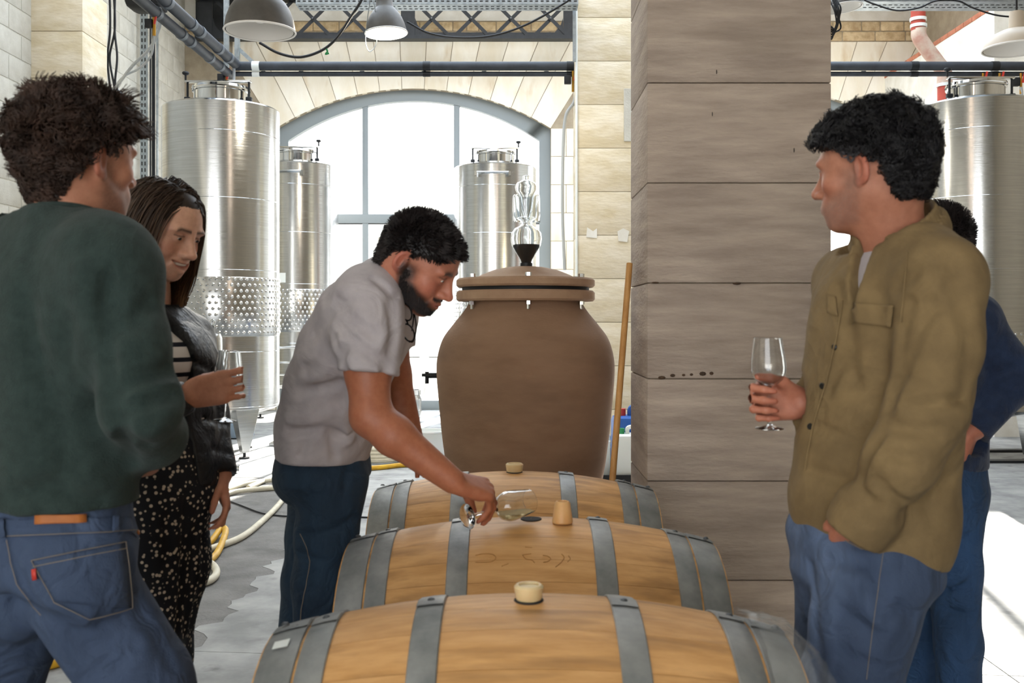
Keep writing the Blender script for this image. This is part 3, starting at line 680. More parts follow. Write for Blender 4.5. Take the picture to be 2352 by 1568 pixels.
# ================================================================== BARRELS
BR, BHd, BLn = .345, .282, .92
def brad(x): return BR - (BR - BHd) * (abs(x) / (BLn / 2)) ** 2.0
def make_barrel(seed):
    rr = random.Random(seed)
    t = empty('oak_barrel', (0, 0, 0))
    n = 28; widths = [rr.uniform(.8, 1.25) for _ in range(n)]; tot = sum(widths); a = PI / 2 - widths[0] / tot * PI
    sts = []
    for k in range(n):
        wa = widths[k] / tot * 2 * PI; sub = 3; st = 17; g_ = G(); vs = []; fs = []
        for i in range(st):
            x = -BLn / 2 + BLn * i / (st - 1); R = brad(x)
            for j in range(sub + 1):
                e = (wa / 2 - .0005 / R) * (2 * j / sub - 1); dr = -.0006 if j in (0, sub) else 0
                vs.append((x, (R + dr) * math.sin(e), (R + dr) * math.cos(e)))
            for j in (sub, 0):
                e = (wa / 2 - .0005 / R) * (2 * j / sub - 1)
                vs.append((x, (R - .026) * math.sin(e), (R - .026) * math.cos(e)))
        m = sub + 3
        for i in range(st - 1):
            for j in range(m): fs.append((i * m + j, i * m + (j + 1) % m, (i + 1) * m + (j + 1) % m, (i + 1) * m + j))
        fs.append(tuple(range(m))); fs.append(tuple(range((st - 1) * m + m - 1, (st - 1) * m - 1, -1)))
        g_.add(vs, fs); o = g_.build('stave', M_oak, t, angle=60)
        o.rotation_euler = (-(a + wa / 2 - PI / 2), 0, 0); a += wa; sts.append(o)
    for sx in (-1, 1):
        hb = 6
        for k in range(hb):
            y0 = -BHd + .03 + (2 * BHd - .06) * k / hb; y1 = y0 + (2 * BHd - .06) / hb - .002; R = BHd - .022; poly = []
            for s_ in (1, -1):
                for q in range(5):
                    y = y0 + (y1 - y0) * (q if s_ > 0 else 4 - q) / 4; poly.append((y, s_ * math.sqrt(max(0.0001, R * R - y * y))))
            G().prism(poly, sx * (BLn / 2 - .05), sx * (BLn / 2 - .03), 'yz').build('head_board', M_oak_end, t, smooth=False)
    for x, w_ in ((-.424, .066), (-.362, .05), (-.175, .05), (.170, .05), (.362, .05), (.424, .066)):
        ra, rb = brad(x - w_ / 2), brad(x + w_ / 2); th = .0025; e = .0012
        g_ = G(); pf = [(ra + e, x - w_ / 2), (ra + e + th, x - w_ / 2 + .002), ((ra + rb) / 2 + e + th + .001, x), (rb + e + th, x + w_ / 2 - .002), (rb + e, x + w_ / 2)]
        h = g_.lathe(pf, (0, 0, 0), (1, 0, 0), 72).build('hoop', M_hoop, t)
        # riveted lap joint near the top
        la = PI / 2 - .04 + rr.uniform(-.05, .05); lap = G()
        u_, v_, a_ = frame((1, 0, 0))
        def ang(tt): return math.atan2(Vector((0, math.cos(tt), math.sin(tt))).dot(v_), Vector((0, math.cos(tt), math.sin(tt))).dot(u_))
        a0 = ang(la); lap.lathe([(p[0] + .0028, p[1]) for p in pf], (0, 0, 0), (1, 0, 0), 6, a0 - .07, a0 + .07); lap.build('lap_joint', M_hoop, h)
        for dd in (-.028, .03) if w_ < .06 else (-.03, .03):
            R = (ra + rb) / 2 + .006; tt = la + (dd if w_ > .06 else dd * .4)
            xx = x + (.014 if dd > 0 else -.014) * (1 if w_ > .06 else 0)
            d = Vector((0, math.cos(tt), math.sin(tt)))
            G().lathe([(.001, .005), (.005, .004), (.008, 0)], Vector((xx, 0, 0)) + d * R, d, 8).build('rivet', M_rivet, h)
            if w_ < .06: break
    return t
ZBAR = .86 - BR
spots = [(.03, 1.78, 'front oak barrel nearest the camera, bung pushed in'), (.048, 2.505, 'middle oak barrel with open bung hole under the poured glass'), (.008, 3.28, 'rear oak barrel standing against the terracotta amphora')]
bars = []
for i, (x, y, lb) in enumerate(spots):
    b = make_barrel(i + 3); b.location = (x, y, ZBAR); tag(b, lb, 'barrel', 'oak barrels in a row'); bars.append(b)
# bung holes and bungs
for i, (x, y, lb) in enumerate(spots):
    G().lathe([(.001, BR + .0015), (.026, BR + .0015), (.028, BR - .004)], (x, y, ZBAR), (0, 0, 1), 24).build('bung_hole', M_dark, bars[i])
M_damp = mat('damp_wood', '#7a5733', '#8d6840', 10, rough=.4)
def bung(x, y, z, r0, r1, h, m, lb):
    t = empty('barrel_bung', (x, y, z), lb, 'bung', 'silicone bungs')
    G().lathe([(.001, 0), (r0 - .002, 0), (r0, .003), (r1, h - .004), (r1 - .004, h), (r1 * .72, h), (r1 * .68, h - .004), (.001, h - .004)], (x, y, z), (0, 0, 1), 32).build('plug', m, t)
    G().torus((x, y, z + h - .002), r1 * .82, .0016, (0, 0, 1), 28, 6).build('moulded_ring', m, t)
bung(.03, 1.78, .861, .0235, .0265, .027, M_bung, 'pale silicone bung seated in the front barrel')
bung(.008, 3.28, .861, .026, .029, .028, M_bung, 'pale silicone bung seated in the rear barrel')
p_ = P(1292, 1195, 2.47); zb_ = ZBAR + math.sqrt(brad(p_.x - .048) ** 2 - (p_.y - 2.505) ** 2)
bung(p_.x, p_.y, zb_ + .001, .026, .019, .054, M_bung2, 'amber silicone bung standing loose on the middle barrel')
# steel racks that carry the barrels
rk = empty('barrel_rack', (0, 2.5, 0), 'dark steel rack beneath the three oak barrels', 'rack')
for X in (-.3, .36):
    G().box((X, 2.52, .03), (.05, 2.3, .06)).build('runner', M_iron, rk)
    for (x, y, _) in spots:
        for s_ in (-1, 1):
            G().box((X, y + s_ * .2, .125), (.05, .05, .13)).build('post', M_iron, rk)
            G().box((X, y + s_ * .2, .212), (.05, .12, .02), rot=(s_ * .62, 0, 0)).build('cradle_pad', M_iron, rk)
# sticker and torn film on the front barrel
st = P(660, 1507, 1.62)
def onbar(i, x, ang_, dr):
    bx, by, _ = spots[i]; R = brad(x - bx) + dr
    return Vector((x, by - R * math.sin(ang_), ZBAR + R * math.cos(ang_)))
gl = G(); vs = []
for k in range(4):
    for q in (-.425, -.398): vs.append(onbar(0, .03 + q - .015, .2 + .03 * k * .9, .0075))
gl.add(vs, [(0, 1, 3, 2), (2, 3, 5, 4), (4, 5, 7, 6)]); gl.build('sticker', M_can, bars[0])
M_film = mat('clear_film', '#dfe4e6', rough=.15, alpha=.15, spec=.8, bump=.6, bscale=30, coords='Object')
for sx, lb in ((1, 'torn clear plastic film on the right end of the front barrel'),):
    vs = []; fs = []; rr = random.Random(4 + sx); na, nx = 40, 10
    for i in range(na + 1):
        a_ = -.5 + 2.2 * i / na
        for j in range(nx + 1):
            x = sx * (.395 + .125 * j / nx); R = brad(min(abs(x), .475)) + .012 + rr.uniform(0, .012) - (.05 * ((abs(x) - .47) / .05) if abs(x) > .47 else 0)
            vs.append((.03 + x, 1.78 - R * math.sin(a_), ZBAR + R * math.cos(a_)))
    for i in range(na):
        for j in range(nx): fs.append((i * (nx + 1) + j, i * (nx + 1) + j + 1, (i + 1) * (nx + 1) + j + 1, (i + 1) * (nx + 1) + j))
    fo = G().add(vs, fs).build('plastic_film', M_film); tag(fo, lb, 'film')

# ================================================================== WINE GLASSES
def make_glass(name, base, ax, S, lb, wine=None, roll=0):
    # canonical glass along ax from the foot: total height S
    t = empty(name, base, lb, 'wine glass', 'wine glasses'); k = S / .215
    ax = Vector(ax).normalized()
    def L(pr): return [(r * k, z * k) for r, z in pr]
    G().lathe(L([(.0005, 0), (.034, 0), (.0345, .0012), (.02, .004), (.008, .008), (.0045, .014), (.0036, .03), (.0034, .06), (.004, .09), (.007, .098), (.0005, .1)]), base, ax, 40).build('stem_and_foot', M_glass, t)
    o_ = [(.0006, .0985), (.007, .099), (.02, .105), (.033, .117), (.0405, .134), (.0415, .146), (.040, .165), (.036, .19), (.0325, .215)]
    th = .002
    i_ = [(max(.0005, r - th), z + (th if r < .03 else 0)) for r, z in o_]
    G().lathe(L(o_ + [(.0320, .2154)] + i_[::-1]), base, ax, 48).build('bowl', M_glass, t)
    if wine:
        # wine: clip of the inner bowl by a level plane
        bm = bmesh.new(); u_, v_, a_ = frame(ax); pr = L([(max(.0005, r - th - .0004), z + .0006) for r, z in i_ and o_]); N_ = 40; rows = []
        for r, z in pr: rows.append([bm.verts.new(Vector(base) + u_ * (r * math.cos(2 * PI * q / N_)) + v_ * (r * math.sin(2 * PI * q / N_)) + a_ * (z + .0008)) for q in range(N_)])
        for i in range(len(rows) - 1):
            for q in range(N_): bm.faces.new((rows[i][q], rows[i][(q + 1) % N_], rows[i + 1][(q + 1) % N_], rows[i + 1][q]))
        bm.faces.new(rows[0][::-1]); bm.faces.new(rows[-1])
        rs = bmesh.ops.bisect_plane(bm, geom=bm.verts[:] + bm.edges[:] + bm.faces[:], plane_co=wine, plane_no=(0, 0, 1), clear_outer=True)
        ed = [e for e in rs['geom_cut'] if isinstance(e, bmesh.types.BMEdge)]
        try: bmesh.ops.contextual_create(bm, geom=ed)
        except Exception: pass
        bm.verts.index_update(); g_ = G(); g_.add([v.co.copy() for v in bm.verts], [[v.index for v in f.verts] for f in bm.faces]); bm.free()
        if g_.v: g_.build('wine', M_wine, t)
    return t

# ================================================================== ODDS AND ENDS ON THE FLOOR
# leaning broom handle
a_, b_ = P(1446, 605, 3.98), P(1406, 1112, 3.75)
dirv = (b_ - a_).normalized(); foot = a_ + dirv * ((a_.z - .012) / -dirv.z)
bh = empty('broom', (foot.x, foot.y, 0), 'wooden broom handle leaning on the big pillar beside the amphora', 'broom')
G().tube([a_, foot], .0125, 14).build('handle', M_wood, bh)
# black tray with jerrycans
c = P(1428, 1108, 8.3); c.z = 0
ty = empty('drip_tray', c, 'black slotted plastic tray under the jerrycans behind the pillar', 'tray')
G().box((c.x, 8.42, .02), (.66, .66, .04)).build('base', M_rubber, ty); G().box((c.x, 8.1, .05), (.66, .02, .1)).build('front_rim', M_rubber, ty); G().box((c.x, 8.74, .05), (.66, .02, .1)).build('back_rim', M_rubber, ty)
def can(x, y, s_, body, cap, lb, lab=False):
    t = empty('jerrycan', (x, y, .04), lb, 'jerrycan', 'jerrycans behind the pillar')
    G().box((x, y, .04 + .19 * s_), (.26 * s_, .24 * s_, .38 * s_), bev=.035 * s_).build('body', body, t)
    G().tube(catmull([(x - .02, y, .04 + .37 * s_), (x - .01, y, .04 + .43 * s_), (x + .08, y, .04 + .43 * s_), (x + .1, y, .04 + .37 * s_)], 6), .018 * s_, 8).build('grip', body, t)
    G().cyl((x - .07 * s_, y, .04 + .37 * s_), (x - .07 * s_, y, .04 + .425 * s_), .028 * s_, n=20).build('cap', cap, t)
    if lab: G().box((x + .06, y - .121 * s_, .04 + .27 * s_), (.07, .003, .08)).build('label', M_can, t)
can(P(1446, 0, 8.25).x, 8.25, 1.0, M_can, M_green, 'white jerrycan with green cap behind the broom handle')
can(P(1452, 0, 8.48).x + .01, 8.555, 1.32, M_blue, M_red, 'blue jerrycan with white label behind the white one', True)
can(P(1374, 0, 8.48).x, 8.5, .8, M_can, M_red, 'small white jerrycan half hidden behind the amphora')
# steel keg, tub, hose coil, trolley, pump, gas bottle
kg = empty('steel_keg', (*P(935, 0, 13.3).xy, 0), 'small steel keg on the floor near the open window leaf', 'keg'); kx, ky = kg.location.x, kg.location.y
G().lathe([(.001, .03), (.14, .03), (.19, .07), (.195, .11), (.2, .14), (.195, .17), (.195, .27), (.2, .3), (.195, .33), (.17, .38), (.001, .4)], (kx, ky, 0), (0, 0, 1), 40).build('body', M_steel, kg)
for z in (.0, .37): G().lathe([(.17, z), (.19, z), (.19, z + .06), (.17, z + .06)], (kx, ky, 0), (0, 0, 1), 40, closed=True).build('chime_ring', M_steel2, kg)
c = P(985, 0, 9.6); tb = empty('clear_tub', (c.x, c.y, 0), 'round translucent white plastic tub on the floor left of the amphora', 'tub')
G().lathe([(.001, .004), (.15, .004), (.175, .28), (.185, .285), (.185, .3), (.172, .3), (.145, .012), (.001, .012)], (c.x, c.y, 0), (0, 0, 1), 40).build('shell', M_can, tb)
def spiral(cx, cy, r0, r1, turns, z, r): return [(cx + (r0 + (r1 - r0) * i / (turns * 20)) * math.cos(2 * PI * i / 20), cy + (r0 + (r1 - r0) * i / (turns * 20)) * math.sin(2 * PI * i / 20), z + r * .3 * (i % 20) / 20 + (i // 20) * r * 1.2) for i in range(turns * 20 + 1)]
c = P(872, 0, 9.6); tag(G().tube(spiral(c.x, c.y, .2, .19, 4, .03, .028), .028, 8).build('coiled_hose', M_hose_w), 'coil of pale ribbed hose on the floor behind the bending man', 'hose', 'hoses on the floor')
tag(G().tube(catmull([Vector((*P(x, 0, d).xy, .022)) for x, d in ((815, 8.95), (850, 9.0), (885, 9.08), (915, 9.18), (950, 9.22))], 8), .022, 8).build('yellow_hose', M_hose_y), 'short stretch of yellow hose behind the bending man', 'hose', 'hoses on the floor')
def fp(x, y, r=.018): d = HZ * FPX / (y - 735); return Vector(((x - 1176) / FPX * d, d, r))
def hose(pts, r, m, lb, nm='floor_hose'): tag(G().tube(catmull([fp(x, y, r + (h[0] if h else 0)) for x, y, *h in pts], 8), r, 10).build(nm, m), lb, 'hose', 'hoses on the floor')
hose([(700, 1075), (668, 1125), (640, 1165), (600, 1205), (555, 1240), (500, 1262), (455, 1275), (380, 1290)], .02, M_hose_w, 'cream hose running across the floor between the woman and the bending man')
hose([(440, 1270), (480, 1255), (508, 1232, .03), (518, 1240, .03), (500, 1275), (478, 1298), (470, 1305), (440, 1300)], .02, M_hose_y, 'yellow hose kinked in a loop beside the dotted trousers', 'yellow_hose')
hose([(430, 1300), (470, 1297), (493, 1310), (496, 1328), (478, 1343), (440, 1350), (400, 1340)], .02, M_hose_w, 'cream hose end curling beside the dotted trousers')
hose([(60, 1470), (120, 1462), (165, 1475), (178, 1495), (160, 1520), (110, 1538), (40, 1545)], .02, M_hose_y, 'yellow and cream hose loop seen between the jeans legs', 'yellow_hose')
for k, pts in enumerate(([(690, 1105), (620, 1108), (560, 1118), (520, 1130), (470, 1145)], [(690, 1122), (600, 1128), (540, 1135), (490, 1150)], [(700, 1085), (640, 1095), (600, 1112), (570, 1125)])):
    hose(pts, .02, M_hose_w, ['rearmost', 'nearest', 'middle'][k] + ' of three sunlit cream hoses left of the bending man')
tag(G().tube(catmull([fp(x, y, .006) for x, y in ((520, 1150), (560, 1165), (600, 1180), (640, 1186), (690, 1188), (760, 1187), (850, 1190))], 8), .006, 6).build('black_cable', M_rubber), 'thin black cable lying across the floor by the jeans', 'cable')
tk = empty('hand_trolley', P(655, 880, 11.0), 'chrome tube hand trolley standing between the two left tanks', 'trolley'); d = 11.0
for y_ in (832, 860): G().tube([P(630, y_, d), P(692, y_, d)], .012, 8).build('cross_bar', M_steel2, tk)
G().tube(catmull([Vector((*P(638, 0, d).xy, .03)), P(637, 870, d), P(638, 806, d), P(650, 798, d), P(690, 797, d), P(705, 800, d), P(710, 815, d), Vector((*P(712, 0, d).xy, .03))], 6), .014, 10).build('loop_frame', M_steel2, tk)
G().box((P(672, 0, d).x, d - .1, .02), (.4, .3, .025)).build('toe_plate', M_steel, tk)
pm = empty('pump_box', (*P(548, 0, 11.5).xy, 0), 'blue grey pump box on the floor under the big left tank', 'pump'); M_bg = mat('bluegrey_plastic', '#6f7f8f', rough=.5)
px_, py_ = pm.location.x, pm.location.y
G().box((px_, py_, .09), (.3, .3, .16), bev=.02).build('case', M_bg, pm); G().cyl((px_ - .04, py_, .17), (px_ - .04, py_, .24), .05, n=16).build('motor_cap', M_steel2, pm); G().torus((px_ + .05, py_, .26), .03, .008, (0, 1, 0), 16, 6).build('lifting_eye', M_steel2, pm)
gb = empty('gas_bottle', (*P(488, 0, 8.9).xy, 0), 'slim stainless bottle with a valve standing before the big left tank', 'bottle'); gx, gy = gb.location.x, gb.location.y
G().lathe([(.001, 0), (.085, 0), (.087, .02), (.087, 1.12), (.085, 1.2), (.07, 1.235), (.02, 1.245), (.001, 1.245)], (gx, gy, 0), (0, 0, 1), 32).build('shell', M_steel, gb)
G().cyl((gx, gy, 1.24), (gx, gy, 1.31), .012, n=10).build('valve', M_iron, gb); G().torus((gx, gy, 1.34), .022, .006, (0, 1, 0), 16, 6).build('ring', M_steel2, gb)
hv = empty('hose_valve', fp(536, 1085, .0), 'brass hose coupling with red lever on the sunlit floor by the woman', 'valve'); c = fp(536, 1085, .04)
G().cyl(c + Vector((-.05, 0, 0)), c + Vector((.06, 0, 0)), .03, n=14).build('coupling', M_steel2, hv); G().box(c + Vector((0, 0, .06)), (.02, .03, .09)).build('lever', M_red, hv); G().cyl(c + Vector((0, 0, .02)), c + Vector((0, 0, .07)), .012, n=8).build('spindle', M_brass, hv)
# bicycle out in the yard, seen head on; overexposed glare is put into its pale colours
by_ = 17.6; bx_ = P(968, 0, by_).x; bk = empty('bicycle', (bx_, by_, 0), 'pale bicycle parked outside beyond the open window leaf', 'bicycle'); M_bike = mat('bike_glare_pale', '#dfe3e6', rough=.3, metal=.4)
for yy in (0, 1.0):
    wh = G().torus((bx_ + .02 * yy, by_ + yy, .34), .32, .018, (.95, .3, 0), 40, 8).build('wheel', M_cable_g, bk)
    sp = G()
    for k in range(12):
        a = 2 * PI * k / 12; d_ = Vector((-.3 * math.cos(a) * .95, .95 * math.cos(a), math.sin(a)))
        sp.cyl(Vector((bx_ + .02 * yy, by_ + yy, .34)), Vector((bx_ + .02 * yy, by_ + yy, .34)) + d_ * .31, .002, n=4, cap=False)
    sp.build('spokes', M_steel2, wh)
fr = G(); H = Vector((bx_, by_ + .12, .82)); BBk = Vector((bx_ + .01, by_ + .5, .3)); S_ = Vector((bx_ + .02, by_ + .62, .85)); RW = Vector((bx_ + .02, by_ + 1, .34))
for a, b in ((H, BBk), (H, S_), (S_, BBk), (BBk, RW), (S_, RW)): fr.cyl(a, b, .018, n=8)
fr.build('frame', M_bike, bk)
for s_ in (-.045, .045): G().cyl(Vector((bx_ + s_, by_, .34)), H + Vector((s_ * .4, 0, 0)), .012, n=8).build('fork_blade', M_bike, bk)
G().tube(catmull([(bx_ - .28, by_ + .22, 1.0), (bx_ - .15, by_ + .1, 1.03), (bx_, by_ + .08, .98), (bx_ + .15, by_ + .1, 1.03), (bx_ + .28, by_ + .22, 1.0)], 6), .013, 8).build('handlebar', M_cable_g, bk)
G().box(S_ + Vector((0, .02, .1)), (.13, .26, .05), bev=.02).build('saddle', M_cable_g, bk); G().cyl(H, H + Vector((0, -.03, .17)), .014, n=8).build('stem', M_bike, bk)

# faint branded strokes on the middle barrel
M_burn = mat('burnt_brown', '#a2743f', rough=.8)
def onbarrel(px, py, i=1):
    bx, by, _ = spots[i]; d = by - .45
    while d < by + .1:
        q = P(px, py, d); x = q.x - bx
        if abs(x) < BLn / 2 and math.hypot(q.y - by, q.z - ZBAR) < brad(x) + .0008: return q
        d += .0015
    return P(px, py, by - .3)
for st_ in ([(1092, 1275), (1112, 1271), (1132, 1273), (1139, 1281), (1130, 1289), (1110, 1291), (1092, 1291)], [(1200, 1274), (1220, 1271)], [(1200, 1274), (1208, 1283), (1222, 1286), (1228, 1292)], [(1247, 1275), (1258, 1277), (1265, 1283), (1258, 1289), (1248, 1291)], [(1290, 1272), (1296, 1280), (1288, 1292), (1276, 1302)], [(1306, 1276), (1310, 1283), (1304, 1290)], [(1206, 1256), (1222, 1257)], [(1152, 1300), (1168, 1294)]):
    G().tube(catmull([onbarrel(x, y) for x, y in st_], 4), .0009, 5).build('branded_mark', M_burn, bars[1])
# ================================================================== SOLID MODELLING FOR THE PEOPLE (signed distance grids)
F32 = np.float32
def nv(v): return np.array(v, dtype=np.float64)
def unit(v): v = nv(v); return v / (np.linalg.norm(v) + 1e-12)
class Vol:
    def __init__(s, lo, hi, res):
        s.lo = nv(lo); s.res = res; n = np.ceil((nv(hi) - s.lo) / res).astype(int) + 1
        s.ax = [(s.lo[i] + res * np.arange(n[i])).astype(F32) for i in range(3)]; s.D = np.full(tuple(n), 1.0, F32)
    def sl(s, lo, hi):
        r = []
        for i in range(3):
            a = int(max(0, math.floor((lo[i] - s.lo[i]) / s.res))); b = int(min(len(s.ax[i]), math.ceil((hi[i] - s.lo[i]) / s.res) + 1))
            if b <= a: return None
            r.append(slice(a, b))
        return tuple(r)
    def pts(s, q): return s.ax[0][q[0]][:, None, None], s.ax[1][q[1]][None, :, None], s.ax[2][q[2]][None, None, :]
    def put(s, q, d, k, op):
        D = s.D[q]; k = max(k, 1e-5)
        if op == 'u':
            h = np.maximum(k - np.abs(D - d), 0) / k; s.D[q] = np.minimum(D, d) - h * h * k * .25
        else:
            d = -d if op == 's' else d
            h = np.maximum(k - np.abs(D - d), 0) / k; s.D[q] = np.maximum(D, d) + h * h * k * .25
    def cone(s, a, b, ra, rb, k=.02, side=None, op='u', cap=1.0):
        a = nv(a); b = nv(b); ra = (ra, ra) if np.isscalar(ra) else ra; rb = (rb, rb) if np.isscalar(rb) else rb
        L = np.linalg.norm(b - a) + 1e-9; n = (b - a) / L
        u = nv(side) if side is not None else nv(Vector(n).orthogonal()); u = u - n * u.dot(n); u = unit(u); v = np.cross(n, u)
        m = max(*ra, *rb) + k + 4 * s.res; q = s.sl(np.minimum(a, b) - m, np.maximum(a, b) + m)
        if q is None: return s
        X, Y, Z = s.pts(q); X = X - F32(a[0]); Y = Y - F32(a[1]); Z = Z - F32(a[2])
        t = X * F32(n[0]) + Y * F32(n[1]) + Z * F32(n[2]); U = X * F32(u[0]) + Y * F32(u[1]) + Z * F32(u[2]); V = X * F32(v[0]) + Y * F32(v[1]) + Z * F32(v[2])
        c = np.clip(t, 0, L); W = t - c; f = c / F32(L)
        rx = F32(ra[0]) + f * F32(rb[0] - ra[0]); ry = F32(ra[1]) + f * F32(rb[1] - ra[1]); rc = np.minimum(rx, ry) * F32(cap)
        a1 = U / rx; a2 = V / ry; a3 = W / rc; k0 = np.sqrt(a1 * a1 + a2 * a2 + a3 * a3) + F32(1e-6)
        a1 /= rx; a2 /= ry; a3 /= rc; k1 = np.sqrt(a1 * a1 + a2 * a2 + a3 * a3) + F32(1e-6)
        s.put(q, k0 * (k0 - 1) / k1, k, op); return s
    def chain(s, pts, rs, k=.02, side=None, op='u', cap=1.0):
        for i in range(len(pts) - 1):
            s.cone(pts[i], pts[i + 1], rs[i], rs[i + 1], k, side[i] if isinstance(side, list) else side, op, cap)
        return s
    def part(s, fn, k=.02):          # model a piece on its own (with its own cuts), then blend it in
        D = s.D; s.D = np.full(D.shape, 1.0, F32); fn(s); E = s.D; s.D = D; s.put((slice(None),) * 3, E, k, 'u'); return s
    def ell(s, c, r, k=.02, R=None, op='u'):
        c = nv(c); r = (r, r, r) if np.isscalar(r) else r; m = max(r) + k + 4 * s.res; q = s.sl(c - m, c + m)
        if q is None: return s
        X, Y, Z = s.pts(q); X = X - F32(c[0]); Y = Y - F32(c[1]); Z = Z - F32(c[2])
        if R is not None:
            A = np.array(R, dtype=F32)      # columns = axes
            X, Y, Z = (X * A[0, i] + Y * A[1, i] + Z * A[2, i] for i in range(3))
        a1, a2, a3 = X / F32(r[0]), Y / F32(r[1]), Z / F32(r[2]); k0 = np.sqrt(a1 * a1 + a2 * a2 + a3 * a3) + F32(1e-6)
        k1 = np.sqrt((a1 / F32(r[0])) ** 2 + (a2 / F32(r[1])) ** 2 + (a3 / F32(r[2])) ** 2) + F32(1e-6)
        s.put(q, k0 * (k0 - 1) / k1, k, op); return s
    def plane(s, p, n, k=.004):      # cut away everything on the side n points to
        n = unit(n); X, Y, Z = s.pts((slice(None),) * 3)
        d = (X - F32(p[0])) * F32(n[0]) + (Y - F32(p[1])) * F32(n[1]) + (Z - F32(p[2])) * F32(n[2])
        s.put((slice(None),) * 3, d, k, 'i'); return s
    def cutlocal(s, p, n, rad, k=.004):   # the same within a ball around p
        n = unit(n); p = nv(p); q = s.sl(p - rad, p + rad)
        if q is None: return s
        X, Y, Z = s.pts(q); dx, dy, dz = X - F32(p[0]), Y - F32(p[1]), Z - F32(p[2])
        d = dx * F32(n[0]) + dy * F32(n[1]) + dz * F32(n[2]); rr = np.sqrt(dx * dx + dy * dy + dz * dz)
        d = np.where(rr < rad, d, F32(-1)); s.put(q, d, k, 'i'); return s
    def groove(s, pts, w, depth):    # fold along a polyline: depth > 0 carves, < 0 raises
        pts = [nv(p) for p in pts]; lo = np.min(pts, 0) - 3 * w; hi = np.max(pts, 0) + 3 * w; q = s.sl(lo, hi)
        if q is None: return s
        X, Y, Z = s.pts(q); best = None
        for a, b in zip(pts[:-1], pts[1:]):
            ab = b - a; L2 = ab.dot(ab) + 1e-12
            dx, dy, dz = X - F32(a[0]), Y - F32(a[1]), Z - F32(a[2]); t = np.clip((dx * F32(ab[0]) + dy * F32(ab[1]) + dz * F32(ab[2])) / F32(L2), 0, 1)
            d2 = (dx - t * F32(ab[0])) ** 2 + (dy - t * F32(ab[1])) ** 2 + (dz - t * F32(ab[2])) ** 2
            best = d2 if best is None else np.minimum(best, d2)
        s.D[q] += F32(depth) * np.exp(-best / F32(w * w)); return s
    def wobble(s, amp, freq, seed=0, stretch=(1, 1, 1)):
        r = np.random.RandomState(seed); X, Y, Z = s.pts((slice(None),) * 3); tot = 0
        for i in range(5):
            kx, ky, kz = r.normal(size=3) * freq * np.array(stretch) * (1 + .35 * i); tot = tot + np.sin(F32(kx) * X + F32(ky) * Y + F32(kz) * Z + F32(r.uniform(0, 6.28))) / (1 + .4 * i)
        s.D += F32(amp / 2.0) * tot; return s
    def mesh(s):
        D = s.D; S = D < 0; nx, ny, nz = D.shape
        cnt = np.zeros((nx - 1, ny - 1, nz - 1), np.int8)
        for i in (0, 1):
            for j in (0, 1):
                for k in (0, 1): cnt += S[i:nx - 1 + i, j:ny - 1 + j, k:nz - 1 + k]
        act = (cnt > 0) & (cnt < 8); I = np.argwhere(act); idx = np.full(act.shape, -1, np.int64); idx[act] = np.arange(len(I))
        cv = {}
        for i in (0, 1):
            for j in (0, 1):
                for k in (0, 1): cv[(i, j, k)] = D[I[:, 0] + i, I[:, 1] + j, I[:, 2] + k]
        acc = np.zeros((len(I), 3)); num = np.zeros(len(I))
        for c in cv:
            for a in range(3):
                if c[a] == 0:
                    e = list(c); e[a] = 1; e = tuple(e); va, vb = cv[c], cv[e]; m = (va < 0) != (vb < 0)
                    t = np.where(m, va / np.where(m, va - vb, 1), 0); p = np.tile(np.array(c, float), (len(I), 1)); p[:, a] += t
                    acc += p * m[:, None]; num += m
        V = s.lo + (I + acc / num[:, None]) * s.res; F = []
        for a in range(3):
            b, c = (a + 1) % 3, (a + 2) % 3
            sa = [slice(None)] * 3; sb = [slice(None)] * 3; sa[a] = slice(0, -1); sb[a] = slice(1, None)
            E = np.argwhere(S[tuple(sa)] != S[tuple(sb)])
            E = E[(E[:, b] > 0) & (E[:, c] > 0) & (E[:, b] < D.shape[b] - 1) & (E[:, c] < D.shape[c] - 1)]
            if len(E) == 0: continue
            ins = S[E[:, 0], E[:, 1], E[:, 2]]
            def cell(db, dc):
                q = E.copy(); q[:, b] -= db; q[:, c] -= dc; return idx[q[:, 0], q[:, 1], q[:, 2]]
            q = np.stack([cell(1, 1), cell(0, 1), cell(0, 0), cell(1, 0)], 1); q[~ins] = q[~ins][:, ::-1]; F.append(q)
        F = np.concatenate(F); F = F[(F >= 0).all(1)]
        return V, F
def smooth_mesh(V, F, it=2, lam=.5):
    e = np.concatenate([F[:, [0, 1]], F[:, [1, 2]], F[:, [2, 3]], F[:, [3, 0]]]); e = np.concatenate([e, e[:, ::-1]])
    cnt = np.bincount(e[:, 0], minlength=len(V)).astype(float)[:, None] + 1e-9
    for _ in range(it):
        for l in (lam, -lam * 1.02):
            S = np.stack([np.bincount(e[:, 0], weights=V[e[:, 1], i], minlength=len(V)) for i in range(3)], 1) / cnt; V = V + l * (S - V)
    return V
